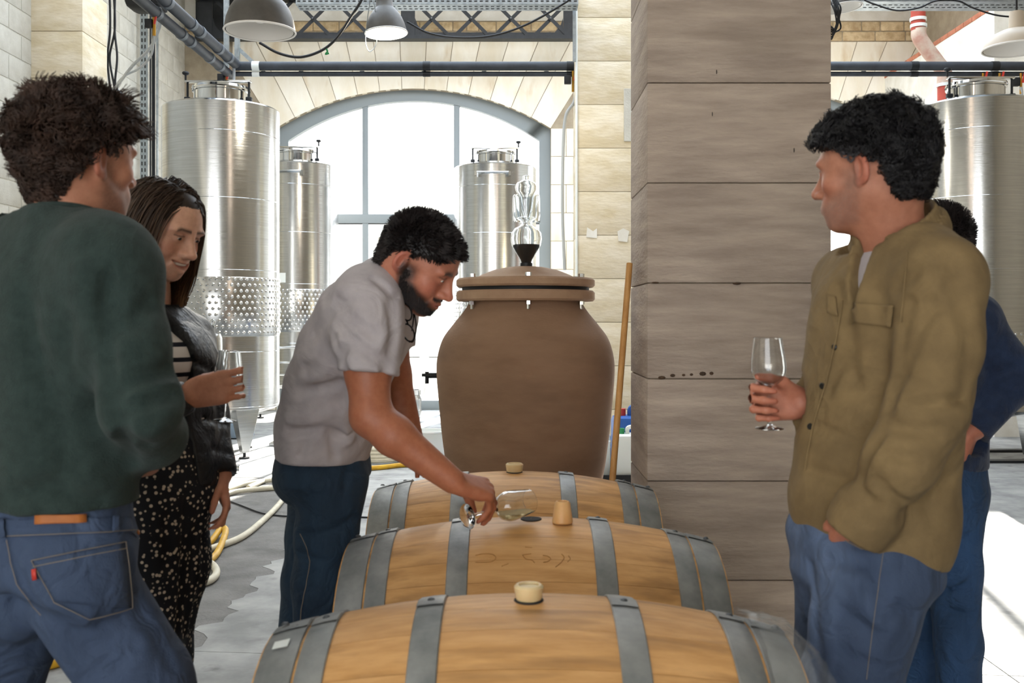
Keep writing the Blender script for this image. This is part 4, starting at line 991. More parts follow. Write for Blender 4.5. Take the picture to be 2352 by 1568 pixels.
def np_mesh(name, V, F, mat_, parent=None, cols=None, attr='col'):
    o = org(parent) if parent is not None else Vector((0, 0, 0)); me = bpy.data.meshes.new(name); V = np.asarray(V) - np.array(o)
    F = np.asarray(F); n = len(F); w_ = F.shape[1]
    me.vertices.add(len(V)); me.vertices.foreach_set('co', V.astype(F32).ravel()); me.loops.add(n * w_); me.loops.foreach_set('vertex_index', F.astype(np.int32).ravel())
    me.polygons.add(n); me.polygons.foreach_set('loop_start', np.arange(0, n * w_, w_, dtype=np.int32)); me.polygons.foreach_set('loop_total', np.full(n, w_, np.int32))
    me.polygons.foreach_set('use_smooth', np.ones(n, bool)); me.update(calc_edges=True)
    if cols is not None:
        ca = me.color_attributes.new(attr, 'FLOAT_COLOR', 'POINT'); c4 = np.ones((len(V), 4), F32); c4[:, :3] = cols; ca.data.foreach_set('color', c4.ravel())
    for m in (mat_ if isinstance(mat_, (list, tuple)) else [mat_]): me.materials.append(m)
    ob = bpy.data.objects.new(name, me); COL.objects.link(ob)
    if parent is not None: ob.parent = parent
    return ob
def strands(P0, rad, tip=.25, n=3):          # P0 (N,S,3) polylines -> one mesh of thin tubes
    N, S, _ = P0.shape; T = np.gradient(P0, axis=1); T /= (np.linalg.norm(T, axis=2, keepdims=True) + 1e-9)
    ref = np.tile(np.array([.31, .52, .79]), (N, S, 1)); U = np.cross(T, ref); U /= (np.linalg.norm(U, axis=2, keepdims=True) + 1e-9); W = np.cross(T, U)
    r = rad * (1 - (1 - tip) * np.linspace(0, 1, S) ** 1.5)[None, :, None] if np.isscalar(rad) else rad[:, None, None] * (1 - (1 - tip) * np.linspace(0, 1, S) ** 1.5)[None, :, None]
    ring = [P0 + (U * math.cos(2 * PI * k / n) + W * math.sin(2 * PI * k / n)) * r for k in range(n)]
    V = np.stack(ring, 2).reshape(-1, 3); base = (np.arange(N)[:, None] * S + np.arange(S - 1)[None]).ravel() * n; F = []
    for k in range(n): F.append(np.stack([base + k, base + (k + 1) % n, base + n + (k + 1) % n, base + n + k], 1))
    return V, np.concatenate(F)
def merge(*ms):
    Vs, Fs, n = [], [], 0
    for V, F in ms: Vs.append(V); Fs.append(F + n); n += len(V)
    return np.concatenate(Vs), np.concatenate(Fs)

# ---------------------------------------------------------------- heads
class Xf:                                     # canonical head space (x right of the person, y face, z up) -> room
    def __init__(s, origin, face, up, scale=1.0):
        f = unit(face); u = nv(up); u = unit(u - f * u.dot(f)); r = np.cross(f, u); s.R = np.stack([r, f, u], 1); s.t = nv(origin); s.s = scale
    def __call__(s, V): return (np.asarray(V) @ s.R.T) * s.s + s.t
    def inv(s, p): return ((nv(p) - s.t) / s.s) @ s.R
def head_mesh(neck_base, neck_r=.056, smile=0.0, female=False, jaw=1.0, res=.0027, eye_open=.5, beard=0.0, look=0):
    lo = np.array([-.1, -.13, -.15]); hi = np.array([.1, .14, .13]); nb = nv(neck_base)
    lo = np.minimum(lo, nb - .075); hi = np.maximum(hi, nb + .075); v = Vol(lo, hi, res); f = .94 if female else 1.0
    v.ell((0, -.014, .026), (.0745, .097, .088), .01)
    v.ell((0, .028, .036), (.061, .060, .062), .03)
    v.ell((0, -.052, -.022), (.058, .048, .05), .04)
    v.cone((0, .042, .0), (0, .046, -.058), (.060, .046), (.042 * f * jaw, .042), .03, (1, 0, 0))
    v.ell((0, .028, -.064), (.047 * jaw * f, .055, .042), .025)
    for s_ in (-1, 1):
        v.cone((s_ * .052, -.002, -.042), (s_ * .024, .060, -.094), .018, .016, .028)
        v.ell((s_ * .044, .056, -.026), (.021, .022, .017), .022)
        v.ell((s_ * .029, .081, .0185), (.026, .0125, .0085 if not female else .006), .016)
    v.ell((0, .073, -.099), (.023 * jaw, .018, .0165), .022)
    v.ell((0, .079, -.064), (.033, .020, .024), .02)
    nb0 = (0, -.026, -.055); v.cone(nb0, nb, (neck_r, neck_r * 1.05), (neck_r * 1.08, neck_r * 1.08), .035, (1, 0, 0))
    for s_ in (-1, 1):
        v.ell((s_ * .0325, .100, -.001), (.0195, .0165, .0125), .014, op='s')
        v.ell((s_ * .0315, .0775, 0), .0142, .004)
        v.ell((s_ * .0325, .0945, -.0012), (.0125, .009, .0048 * eye_open * 2), .002, op='s')
    # nose
    v.cone((0, .080, .0), (0, .092, -.038), (.011, .012), (.013, .012), .008, (1, 0, 0))
    v.cone((0, .089, .010), (0, .113, -.033), (.0075, .009), (.0095, .011), .012, (1, 0, 0))
    v.ell((0, .1145, -.0355), (.0112, .0110, .0098), .008)
    for s_ in (-1, 1):
        v.ell((s_ * .0125, .1015, -.039), (.0085, .0115, .0082), .007); v.ell((s_ * .0055, .1065, -.0495), (.0028, .0045, .0035), .002, op='s')
    v.groove([(0, .103, -.050), (0, .102, -.058)], .0035, .0012)
    # mouth
    w_ = .0235 + .0075 * smile; up = .008 * smile; bk = .008 * smile; big = smile > .6
    uz, lz = (-.0605, -.0825) if big else (-.0635, -.0745)
    for s_ in (-1, 1):
        c1 = (s_ * w_, .0885 - bk, -.0675 + up); m1 = (s_ * .0125, .0975 - bk * .3, (uz - .0675 + up) / 2 - .0005); m2 = (s_ * .013, .0945 - bk * .3, (lz - .0675 + up) / 2 - .003 * smile - .001)
        v.chain([c1, m1, (s_ * .003, .1010, uz), (0, .1005, uz - .0008)], [.0028, .0042, .0048, .0044] if not big else [.0026, .0032, .0036, .0034], .005)
        v.chain([c1, m2, (0, .0980, lz)], [.0028, .0050, .0062], .006)
        if smile:
            v.ell((s_ * .043, .062, -.040), (.016, .020, .017), .018)
            v.groove([(s_ * .018, .103, -.040), (s_ * .035, .088, -.054), (s_ * .039, .078, -.070)], .0045, .0034 * smile)
    if big:
        for s_ in (-1, 1): v.chain([(s_ * (w_ - .003), .092 - bk, -.0675 + up), (s_ * .013, .1, -.0685 + up * .25), (0, .103, -.0695)], [(.006, .0018), (.010, .0062), (.012, .0080)], .0015, (0, 1, 0), op='s')
    else:
        for s_ in (-1, 1): v.groove([(s_ * (w_ + .001), .0895 - bk, -.0685 + up), (s_ * .0125, .100 - bk * .3, -.0685 + up * .25), (0, .1035, -.069)], .0022, .0042)
    # ears
    for s_ in (-1, 1):
        E = Euler((-.18, 0, s_ * .45)).to_matrix()
        v.ell((s_ * .0790, -.017, -.006), (.0085, .0190, .0310), .006, E); v.ell((s_ * .0745, -.009, -.030), (.007, .009, .011), .006, E)
        v.ell((s_ * .0870, -.0125, -.004), (.0080, .0108, .0205), .002, E, op='s')
        v.cone((s_ * .0805, -.0195, .012), (s_ * .0805, -.0225, -.018), .0028, .0028, .004)
    V, F = v.mesh(); return V, F
def lin(h): return np.array(srgb(h)[:3])
def head_cols(V, skin, lip='#a8605a', blush='#b5604e', brow=None, brow_w=.0055, beard=None, beard_amt=0.0, cheek=.35, moust=True, seed=1, jawline=-.02, smile=0.0):
    x, y, z = V[:, 0], V[:, 1], V[:, 2]; ax = np.abs(x); r = np.random.RandomState(seed); C = np.tile(lin(skin), (len(V), 1))
    def mixc(C, col, w): return C * (1 - w[:, None]) + lin(col) * w[:, None]
    g_ = lambda cx, cy, cz, s1: np.exp(-(((ax - cx) ** 2 + (y - cy) ** 2 + (z - cz) ** 2) / s1 ** 2))
    C = mixc(C, blush, np.clip(cheek * (g_(.044, .07, -.03, .022) + .8 * g_(0, .115, -.036, .013)) + .45 / (1 + np.exp(-(ax - .0785) / .0012)) * (y < .02) * (z > -.05), 0, .8))
    C = mixc(C, '#8a5a48', np.clip(.35 * g_(.031, .09, .0, .014), 0, 1))
    if beard is not None:
        jaw = 1 / (1 + np.exp(-((-.064 + (.092 - y) * .42 - z) / .004)))
        side = 1 / (1 + np.exp(-((-.0 - z) / .006))) * (1 / (1 + np.exp(-((.03 - y) / .005)))) * (y > -.012) * (ax > .045)
        low = 1 / (1 + np.exp(-(z + .118) / .004)); bk = 1 / (1 + np.exp(-(y + .004 + .35 * (z + .06)) / .004)); low = low / (1 + np.exp(-(z + .112 - .9 * np.maximum(0, .06 - y) * .25) / .004)); wm = np.maximum(jaw * bk * low, side * bk)
        ml = np.exp(-((z + .053) / .006) ** 2) * (ax < .03) * (y > .07) if moust else 0
        bare = np.exp(-(((ax) / .017) ** 2 + ((z + .071) / .0085) ** 2)) * (y > .08); up = np.exp(-((ax / .011) ** 2 + ((z + .044) / .006) ** 2)) * (y > .09)
        wm = np.clip(np.maximum(wm, ml) * (1 - bare) * (1 - up) * (1 - np.clip(g_(.045, .07, -.03, .016), 0, 1)), 0, 1)
        C = mixc(C, beard, wm * np.clip(beard_amt + r.uniform(-.12, .12, len(V)), 0, 1))
    w_ = .0235 + .007 * smile
    lips = np.exp(-(np.maximum(0, ax - w_ * .6) / (w_ * .35)) ** 2) * np.exp(-((z + .069 - .007 * smile * (ax / w_) ** 2) / (.0065 + .001 * smile)) ** 2) * (y > .078)
    C = mixc(C, lip, np.clip(lips * .8, 0, 1))
    if brow is not None:
        bz = .0205 + .10 * (ax - .012) - 3.2 * np.maximum(0, ax - .035) ** 2 * 10
        bw = np.exp(-((z - bz) / brow_w) ** 2) * (ax > .010) * (ax < .050) * (y > .055); C = mixc(C, brow, np.clip(bw * .9, 0, 1))
        C = mixc(C, '#3a251c', np.clip(np.exp(-((z - .0052) / .0016) ** 2) * (np.abs(ax - .032) < .0155) * (y > .075) * .8, 0, 1))
    return C
def eyes(parent, xf, iris, look=(0, 0)):
    for s_ in (-1, 1):
        c = np.array([s_ * .0315, .0785, -.0005]); V = []; F = []; n, m = 20, 12
        d = unit((look[0], 1, look[1])); u = unit(np.cross(d, (0, 0, 1))); w_ = np.cross(u, d); col = []
        for i in range(m + 1):
            t = PI * i / m * .75
            for k in range(n):
                p = 2 * PI * k / n; V.append(c + .0126 * (d * math.cos(t) + (u * math.cos(p) + w_ * math.sin(p)) * math.sin(t)))
                col.append(lin('#0c0a09') if t < .2 else (lin(iris) if t < .48 else lin('#e9e2dc')))
        for i in range(m):
            for k in range(n): F.append((i * n + k, (i + 1) * n + k, (i + 1) * n + (k + 1) % n, i * n + (k + 1) % n))
        np_mesh('eye', xf(np.array(V)), np.array(F), M_eye, parent, np.array(col))
# ---------------------------------------------------------------- hair
HC = np.array([0, -.014, .026]); HR = np.array([.0745, .097, .088])
def scalp(V, front=.062, side=.0, nape=-.06, temple=.02):
    # > 0 where hair grows: hairline height rises from nape over the ear to the forehead
    x, y, z = V[:, 0], V[:, 1], V[:, 2]; ax = np.abs(x)
    line = np.where(y > .02, temple + (front - temple) * np.clip((y - .02) / .05, 0, 1) * np.clip(1 - (ax - .03) / .05, .35, 1),
                    np.where(y > -.045, side + (temple - side) * np.clip((y + .005) / .025, 0, 1), nape + (side - nape) * np.clip((y + .075) / .03, 0, 1)))
    return z - line
def normals_of(V): n = (V - HC) / HR ** 2; return n / np.linalg.norm(n, axis=1, keepdims=True)
def roots(V, mask, N, seed):
    r = np.random.RandomState(seed); I = np.flatnonzero(mask); n = normals_of(V)
    I = I[np.abs(V[I, 0]) < .0765]; return V[r.choice(I, N)] + r.normal(size=(N, 3)) * .0012, r
def grow(R0, N0, dirs, L, S, grav, off, push=True, stiff=.75, ramp=0):
    N = len(R0); L = np.broadcast_to(L, (N,)); p = R0.copy(); d = dirs / (np.linalg.norm(dirs, axis=1, keepdims=True) + 1e-9); out = [p.copy()]; st = (L / (S - 1))[:, None]
    for i in range(S - 1):
        d = d + grav * st / .01 * (1 - stiff) * (1 if not ramp else min(1, i / (S * ramp)) ** 1.5); d /= np.linalg.norm(d, axis=1, keepdims=True) + 1e-9; p = p + d * st
        if push:
            q = (p - HC) / (HR + off[:, None] if not np.isscalar(off) else HR + off); k = np.linalg.norm(q, axis=1, keepdims=True); p = np.where((k < 1) & (p[:, 2:3] > -.03), HC + (p - HC) / np.maximum(k, .3), p)
            d = p - out[-1]; d /= np.linalg.norm(d, axis=1, keepdims=True) + 1e-9
        out.append(p.copy())
    return np.stack(out, 1)
def clump_ids(R0, n, r):
    C = R0[r.choice(len(R0), n)]; return np.argmin(((R0[:, None, :] - C[None]) ** 2).sum(2), 1)
def curl(Pl, cid, r, rad, turns, taper=True, jit=.15):
    N, S, _ = Pl.shape; T = np.gradient(Pl, axis=1); T /= np.linalg.norm(T, axis=2, keepdims=True) + 1e-9; ref = np.array([.2, .9, .4])
    U = np.cross(T, ref); U /= np.linalg.norm(U, axis=2, keepdims=True) + 1e-9; W = np.cross(T, U); m = cid.max() + 1
    ph = r.uniform(0, 6.28, m)[cid] + r.normal(size=N) * jit; tn = (turns * r.uniform(.75, 1.3, m))[cid]; s = np.linspace(0, 1, S); a = ph[:, None] + tn[:, None] * 6.28 * s[None]; sg = np.where(r.rand(m) > .5, 1, -1)[cid][:, None]
    R_ = (rad * r.uniform(.6, 1.3, m))[cid][:, None] * (np.minimum(1, s * 3) if taper else 1)
    return Pl + (U * np.cos(a)[..., None] + W * (sg * np.sin(a))[..., None]) * R_[..., None]
# ---------------------------------------------------------------- hands
FING = ((.030, .092, (.042, .026, .021), .0088), (.0095, .096, (.046, .030, .022), .0090), (-.011, .092, (.042, .027, .021), .0085), (-.029, .083, (.033, .021, .018), .0074))
def bend(d, n, a): return d * math.cos(a) + n * math.sin(a)
def hand_fill(v, wrist, d, n, right, curls, thumb, sc=1.0, fr=None, spread=.08, wr=(.029, .021)):
    # d: wrist -> knuckles, n: out of the palm; curls: four (mcp, pip, dip) in radians; thumb: three directions in (d, t, n)
    wrist = nv(wrist); d = unit(d); n = nv(n); n = unit(n - d * n.dot(d)); t = np.cross(d, n) * (1 if right else -1); tips = []
    K = lambda a, b, c: wrist + (d * a + t * b + n * c) * sc
    for i, (off, ln, ph, r) in enumerate(FING):
        kn = K(ln, off, 0); base = K(.012, off * .55, .002)
        v.cone(base, kn, (.0135 * sc, .0125 * sc), (.0115 * sc, .0108 * sc), .012 * sc, t)
    v.cone(K(.03, .012, .004), K(.075, 0, .003), (.030 * sc, .0115 * sc), (.034 * sc, .0105 * sc), .012 * sc, t)
    v.cone(K(.02, -.022, .006), K(.06, -.024, .006), .011 * sc, .011 * sc, .012 * sc)
    v.ell(K(0.0, 0, 0), (wr[0] * sc, wr[0] * sc, wr[0] * sc), .001) if False else None
    for i, (off, ln, ph, r) in enumerate(FING):
        p = K(ln, off, 0); a = 0.0; dd = unit(d + t * (off / .03) * spread); rr = r * sc; nail = None
        for j in range(3):
            a += curls[i][j]; q = p + bend(dd, n, a) * ph[j] * sc
            v.cone(p, q, rr * (1.0 - .07 * j), rr * (.93 - .09 * j), .003 * sc if j else .006 * sc); v.ell(p, rr * (1.05 - .06 * j), .003 * sc); p = q
        tips.append(p)
    p = K(.018, .020, .006); T = [unit(d * q[0] + t * q[1] + n * q[2]) for q in thumb]
    q = p + T[0] * .046 * sc; v.cone(p, q, .0165 * sc, .0128 * sc, .014 * sc); p = q; q = p + T[1] * .034 * sc; v.cone(p, q, .0112 * sc, .0102 * sc, .004 * sc); p = q; q = p + T[2] * .027 * sc; v.cone(p, q, (.0104 * sc, .0095 * sc), (.008 * sc, .007 * sc), .003 * sc); tips.append(q)
    return tips
M_skin = mat('skin', '#c58a6c', (.86, .80, .78, 1), 60, rough=.5, attr='col', sss=.12, bump=.05, bscale=220)
M_eye = mat('eye_white', '#ffffff', attr='col', rough=.15, col2=(1, 1, 1, 1))
M_hair_d = mat('hair_dark_brown', '#2b1d17', '#49342a', 30, rough=.55)
M_hair_b = mat('hair_black', '#1d1c20', '#3a3738', 14, rough=.45, contrast=(.4, .75))
M_hair_n = mat('hair_near_black', '#1b1718', '#2c2423', 30, rough=.5)
M_hair_w = mat('hair_long_brown', '#2c2019', '#5e442e', 6, rough=.42, contrast=(.35, .8))
M_teeth = mat('teeth', '#efe6da', rough=.25)
M_knit = mat('green_wool', '#23322f', '#2c3c39', 40, rough=.95, sheen=.05, bump=.5, bscale=380, wr=(.45, 7, (1, 1, .7)))
M_tee = mat('grey_tee', '#b4adaf', '#a69fa2', 16, rough=.9, bump=.12, bscale=300, wr=(.42, 8))
M_olive = mat('olive_cotton', '#806b49', '#6f5c3e', 12, rough=.9, bump=.2, bscale=400, wr=(.5, 7))
M_navy = mat('navy_wool', '#16233c', '#1e2d49', 30, rough=.95, sheen=.1, bump=.3, bscale=300, wr=(.5, 8))
M_denim = mat('denim_blue', '#3d4c66', '#303e56', 7, (1, 1, .4), rough=.85, bump=.25, bscale=420, col3='#627494', scale3=5.0, c3=(.48, .72), wr=(.5, 12))
M_denim_d = mat('denim_dark', '#22384c', '#182a3b', 9, (1, 1, .4), rough=.85, bump=.25, bscale=420, wr=(.5, 12))
M_denim_l = mat('denim_mid', '#2b4a70', '#1e3857', 9, (1, 1, .4), rough=.85, bump=.25, bscale=420, col3='#44658e', scale3=4.0, c3=(.55, .8), wr=(.6, 14))
M_leather = mat('black_leather', '#17181b', '#202226', 14, rough=.46, bump=.3, bscale=120, wr=(.4, 10))
M_patch = mat('tan_leather', '#b06a33', '#9c5a28', 20, rough=.6)
M_stitch = mat('tan_thread', '#7d7368', rough=.8)
M_shoe = mat('dark_shoe', '#2b2622', '#201c19', 10, rough=.5)
M_button = mat('dark_button', '#1b1916', rough=.35)
M_black = mat('black_acetate', '#101012', rough=.2)
# ---------------------------------------------------------------- hair styles (canonical head space)
def hair_messy(V, seed=3):                   # brown, wavy, pushed forward and up
    m = scalp(V, .058, .0, -.085, .028) > 0; R0, r = roots(V, m, 5200, seed); N0 = normals_of(R0); cid = clump_ids(R0, 170, r)
    flow = np.stack([R0[:, 0] * 2, np.where(R0[:, 2] > .02, .55, -.15), np.where(R0[:, 2] > .03, .35, -.55)], 1); cj = r.normal(size=(170, 3)) * .55
    L = np.where(R0[:, 2] > .02, .028, .017) * r.uniform(.6, 1.15, len(R0)) * (.8 + .5 * r.rand(170)[cid]); L = np.where(R0[:, 2] < -.03, L * .6, L)
    L = np.where((R0[:, 1] > .03) & (R0[:, 2] > .05), L * 1.6, L)
    Pl = grow(R0, N0, N0 * .9 + flow + cj[cid], L, 9, np.array([0, .1, -.35]), .012); Pl = curl(Pl, cid, r, .006, 1.1)
    return strands(Pl, .0016, .35)
def hair_curly(V, seed=5):
    m = scalp(V, .064, .008, -.062, .034) > 0; R0, r = roots(V, m, 5600, seed); N0 = normals_of(R0); cid = clump_ids(R0, 260, r)
    up = np.clip((R0[:, 2] + .01) / .06, 0, 1); L = (.012 + .017 * up) * r.uniform(.7, 1.15, len(R0)) * (.75 + .5 * r.rand(260)[cid]); L = np.where(R0[:, 1] < -.04, np.maximum(L, .017), L); L = np.where(R0[:, 2] < -.05, .013, L)
    L = np.where((R0[:, 1] > .0) & (R0[:, 2] < .03), .018, L); cj = r.normal(size=(260, 3)) * .35; fw = np.stack([R0[:, 0] * 0, np.where((R0[:, 1] > .02) & (R0[:, 2] > .04), .6, -.1), R0[:, 0] * 0], 1)
    Pl = grow(R0, N0, N0 * 1.0 + cj[cid] + fw, L, 11, np.array([0, .0, -.25]), .006); Pl = curl(Pl, cid, r, .0085, 1.8, jit=.2); V2, F2 = strands(Pl, .0014, .5)
    g_ = np.clip((.045 - R0[:, 2]) / .03, 0, 1) * np.clip((R0[:, 1] + .02) / .03, 0, 1); C = lin('#18171b')[None] * (1 - .75 * g_[:, None]) + lin('#6b6a70')[None] * .75 * g_[:, None]; C = C * r.uniform(.6, 1.7, (len(R0), 1))
    return V2, F2, np.repeat(C, 11 * 3, 0)
def hair_short(V, seed=8, top=.046, front=.060, N=5600):
    m = scalp(V, front, .004, -.075, .026) > 0; R0, r = roots(V, m, N, seed); N0 = normals_of(R0); cid = clump_ids(R0, 150, r)
    up = np.clip((R0[:, 2] - .02) / .05, 0, 1); L = (.011 + (top - .011) * up) * r.uniform(.75, 1.1, len(R0)); cj = r.normal(size=(150, 3)) * .18
    flow = np.stack([R0[:, 0] * 0, .75 * up - .1, .15 - .7 * (1 - up)], 1); Pl = grow(R0, N0, N0 * .8 + flow + cj[cid], L, 7, np.array([0, .25, -.1]), .007); Pl = curl(Pl, cid, r, .0025, .5)
    return strands(Pl, .0015, .4)
def hair_long(V, xf, seed=9, length=.40):
    m = scalp(V, .070, .0, -.07, .058) > 0; R0, r = roots(V, m, 4600, seed); N0 = normals_of(R0); cid = clump_ids(R0, 120, r)
    part = .012; sg = np.where(R0[:, 0] > part, 1.0, -1.0); topw = np.clip((R0[:, 2] - .03) / .07, 0, 1)
    flow = np.stack([sg * (.10 + 1.2 * topw), np.where(R0[:, 1] > .0, -1.0 - 6 * np.maximum(0, R0[:, 1] - .02), -.25) - .1 * topw, -.6 + .5 * topw], 1)
    dn = xf.R.T @ np.array([0, 0, -1.0])                       # the true vertical in head space
    L = length * r.uniform(.72, 1.08, len(R0)) * np.where(R0[:, 2] < 0, .72, 1.0); cj = r.normal(size=(120, 3)) * .10
    Pl = grow(R0, N0, flow + N0 * .05 + cj[cid], L, 21, dn * .9 + np.array([0, -.30, 0]), .005 + .010 * r.rand(len(R0)), stiff=.6); s = np.linspace(0, 1, 21)
    # gather into hanging locks and wave towards the ends
    ctr = np.stack([Pl[cid == k].mean(0) if (cid == k).any() else Pl[0] for k in range(120)]); Pl = Pl + (ctr[cid] - Pl) * (.62 * np.clip((s - .35) / .5, 0, 1))[None, :, None]
    Pl = curl(Pl, cid, r, .017, 1.9, jit=.2) * np.clip((s - .25) / .5, 0, 1)[None, :, None] + Pl * (1 - np.clip((s - .25) / .5, 0, 1))[None, :, None]
    ok = ~((Pl[:, :, 1] > .066) & (np.abs(Pl[:, :, 0]) < .05) & (Pl[:, :, 2] < .034)).any(1); Pl = Pl[ok]; R0 = R0[ok]
    V2, F2 = strands(Pl, .0015, .35); C = lin('#35261d')[None, None] * (1 - s[None, :, None] ** 1.5) + lin('#a07850')[None, None] * s[None, :, None] ** 1.5; C = C * r.uniform(.65, 1.4, (len(R0), 1, 1))
    return V2, F2, np.repeat(C.reshape(-1, 3), 3, 0)
def beard_strands(V, C, col, seed=4, L=.012, N=2600):
    d = np.abs(C - lin(col)).sum(1); m = (d < .05) & (V[:, 1] > -.02) & (V[:, 2] < .0) & (V[:, 2] > -.125); R0, r = roots(V, m, N, seed); n = R0 - np.array([0, .0, -.05]); n /= np.linalg.norm(n, axis=1, keepdims=True)
    dirs = n * .6 + np.array([0, .05, -.9]) + r.normal(size=n.shape) * .15; Pl = grow(R0, n, dirs, L * r.uniform(.6, 1.1, N), 5, np.array([0, 0, -.2]), 0, push=False); return strands(Pl, .0007, .4)
M_hairc = mat('hair_coloured', '#ffffff', (.75, .72, .7, 1), 40, rough=.45, attr='col')
# ================================================================== PEOPLE
from mathutils.bvhtree import BVHTree
CAMP = Vector((0, 0, HZ))
def bvh(V, F): return BVHTree.FromPolygons([tuple(v) for v in V], [tuple(int(i) for i in f) for f in F])
def hit(t, px, py, off=.0):
    d = P(px, py, 1.0) - CAMP; d.normalize(); h = t.ray_cast(CAMP, d)
    if h[0] is None:
        h = t.find_nearest(CAMP + d * 2.0); return Vector(h[0])
    return Vector(h[0]) - d * off
def hitn(t, px, py):
    d = P(px, py, 1.0) - CAMP; d.normalize(); h = t.ray_cast(CAMP, d)
    return (Vector(h[0]), Vector(h[1])) if h[0] is not None else (hit(t, px, py), -d)
TREES = {}
def garment(name, parent, mat_, lo, hi, res, fn, folds=(), wob=(0, 0), smooth=2, cols=None):
    v = Vol(lo, hi, res); fn(v)
    if wob[0]: v.wobble(wob[0], wob[1], hash(name) % 97 if False else len(name) + int(lo[0] * 31) % 7)
    if folds:
        V, F = v.mesh(); t = bvh(V, F)
        for pts, w_, dp in folds: v.groove([hit(t, x, y) for x, y in pts], w_ * .75, dp * 2.2)
    V, F = v.mesh(); V = smooth_mesh(V, F, smooth) if smooth else V
    o = np_mesh(name, V, F, mat_, parent, None if cols is None else cols(V)); TREES[o.name] = bvh(V, F); return o
def bounds(pts, m): a = np.array([list(p) for p in pts]); return a.min(0) - m, a.max(0) + m
def patch(name, parent, tree, quad, mat_, off=.002, n=8, th=.0015):       # a thin cloth patch lying on the garment
    vs = []; fs = []; a, b, c, d = [Vector((x, y, 0)) for x, y in quad]
    for i in range(n + 1):
        for j in range(n + 1):
            q = (a.lerp(b, i / n)).lerp(d.lerp(c, i / n), j / n); h, nn = hitn(tree, q.x, q.y); vs.append(h + nn * off)
    for i in range(n):
        for j in range(n): fs.append((i * (n + 1) + j, (i + 1) * (n + 1) + j, (i + 1) * (n + 1) + j + 1, i * (n + 1) + j + 1))
    o = G().add(vs, fs).build(name, mat_, parent); md = o.modifiers.new('thickness', 'SOLIDIFY'); md.thickness = th; md.offset = 0; return o
def seamline(name, parent, tree, pts, mat_, r=.0012, off=.001, sub=6):
    q = []
    for (x0, y0), (x1, y1) in zip(pts[:-1], pts[1:]):
        for k in range(sub): q.append((x0 + (x1 - x0) * k / sub, y0 + (y1 - y0) * k / sub))
    q.append(pts[-1]); w = [(lambda hn: hn[0] + hn[1] * off)(hitn(tree, x, y)) for x, y in q]
    return G().tube(w, r, 6).build(name, mat_, parent)
def button(parent, tree, px, py, r, mat_, name='button'):
    h, n = hitn(tree, px, py); return G().lathe([(.0003, .003), (r * .8, .003), (r, .0015), (r, -.002)], h, n, 14).build(name, mat_, parent)
def shoe(parent, ankle, d, mat_=None, L=.27):
    a = nv(ankle); d = unit((d[0], d[1], 0)); hl = np.array([a[0], a[1], 0]) - d * .07; t = np.array([-d[1], d[0], 0])
    v = Vol(hl - np.array([.2, .2, .02]) - 0, hl + d * L + np.array([.2, .2, .2]), .008); z = np.array([0, 0, 1.0])
    v.chain([hl + d * .03 + z * .045, hl + d * .13 + z * .04, hl + d * .22 + z * .035], [(.036, .045), (.042, .042), (.038, .03)], .02, t); v.cone(hl + d * .06 + z * .05, a + z * .06, .045, .046, .03); v.plane((0, 0, .004), (0, 0, -1)); V, F = v.mesh()
    o = np_mesh('shoe', V, F, M_shoe, parent); G().prism([(0, 0)] * 3, 0, 0) if False else None; return o
def limb_skin(res, pts, rs, hand=None, k=.02, side=None, pad=.12):
    lo, hi = bounds(pts, pad); v = Vol(lo, hi, res); v.chain(pts, rs, k, side); tips = None
    if hand: tips = hand_fill(v, **hand)
    V, F = v.mesh(); return V, F, tips
def torso_core(pts, rs, side):
    lo, hi = bounds(pts, .25); v = Vol(lo, hi, .014); v.chain(pts, rs, .03, side); return v.mesh()
def nails(parent, tips, mat_=None): pass
def skin_body(parent, parts, name='body'):      # parts: (V, F, cols)
    Vs, Fs, Cs, n = [], [], [], 0
    for V, F, C in parts: Vs.append(V); Fs.append(F + n); Cs.append(C); n += len(V)
    return np_mesh(name, np.concatenate(Vs), np.concatenate(Fs), M_skin, parent, np.concatenate(Cs))
def flat(V, c, red=None, tips=None):
    C = np.tile(lin(c), (len(V), 1))
    if tips is not None:
        for t in tips:
            w_ = np.exp(-((V - t) ** 2).sum(1) / .014 ** 2)[:, None] * .35; C = C * (1 - w_) + lin('#b3604f') * w_
    return C
def ringband(parent, name, c, n, R, r, mat_, sc=(1, 1)):
    u_, v_, a_ = frame(n); c = Vector(c); pts = [c + u_ * math.cos(2 * PI * i / 36) * R * sc[0] + v_ * math.sin(2 * PI * i / 36) * R * sc[1] for i in range(36)]
    return G().tube(pts, r, 8, closed=True).build(name, mat_, parent)

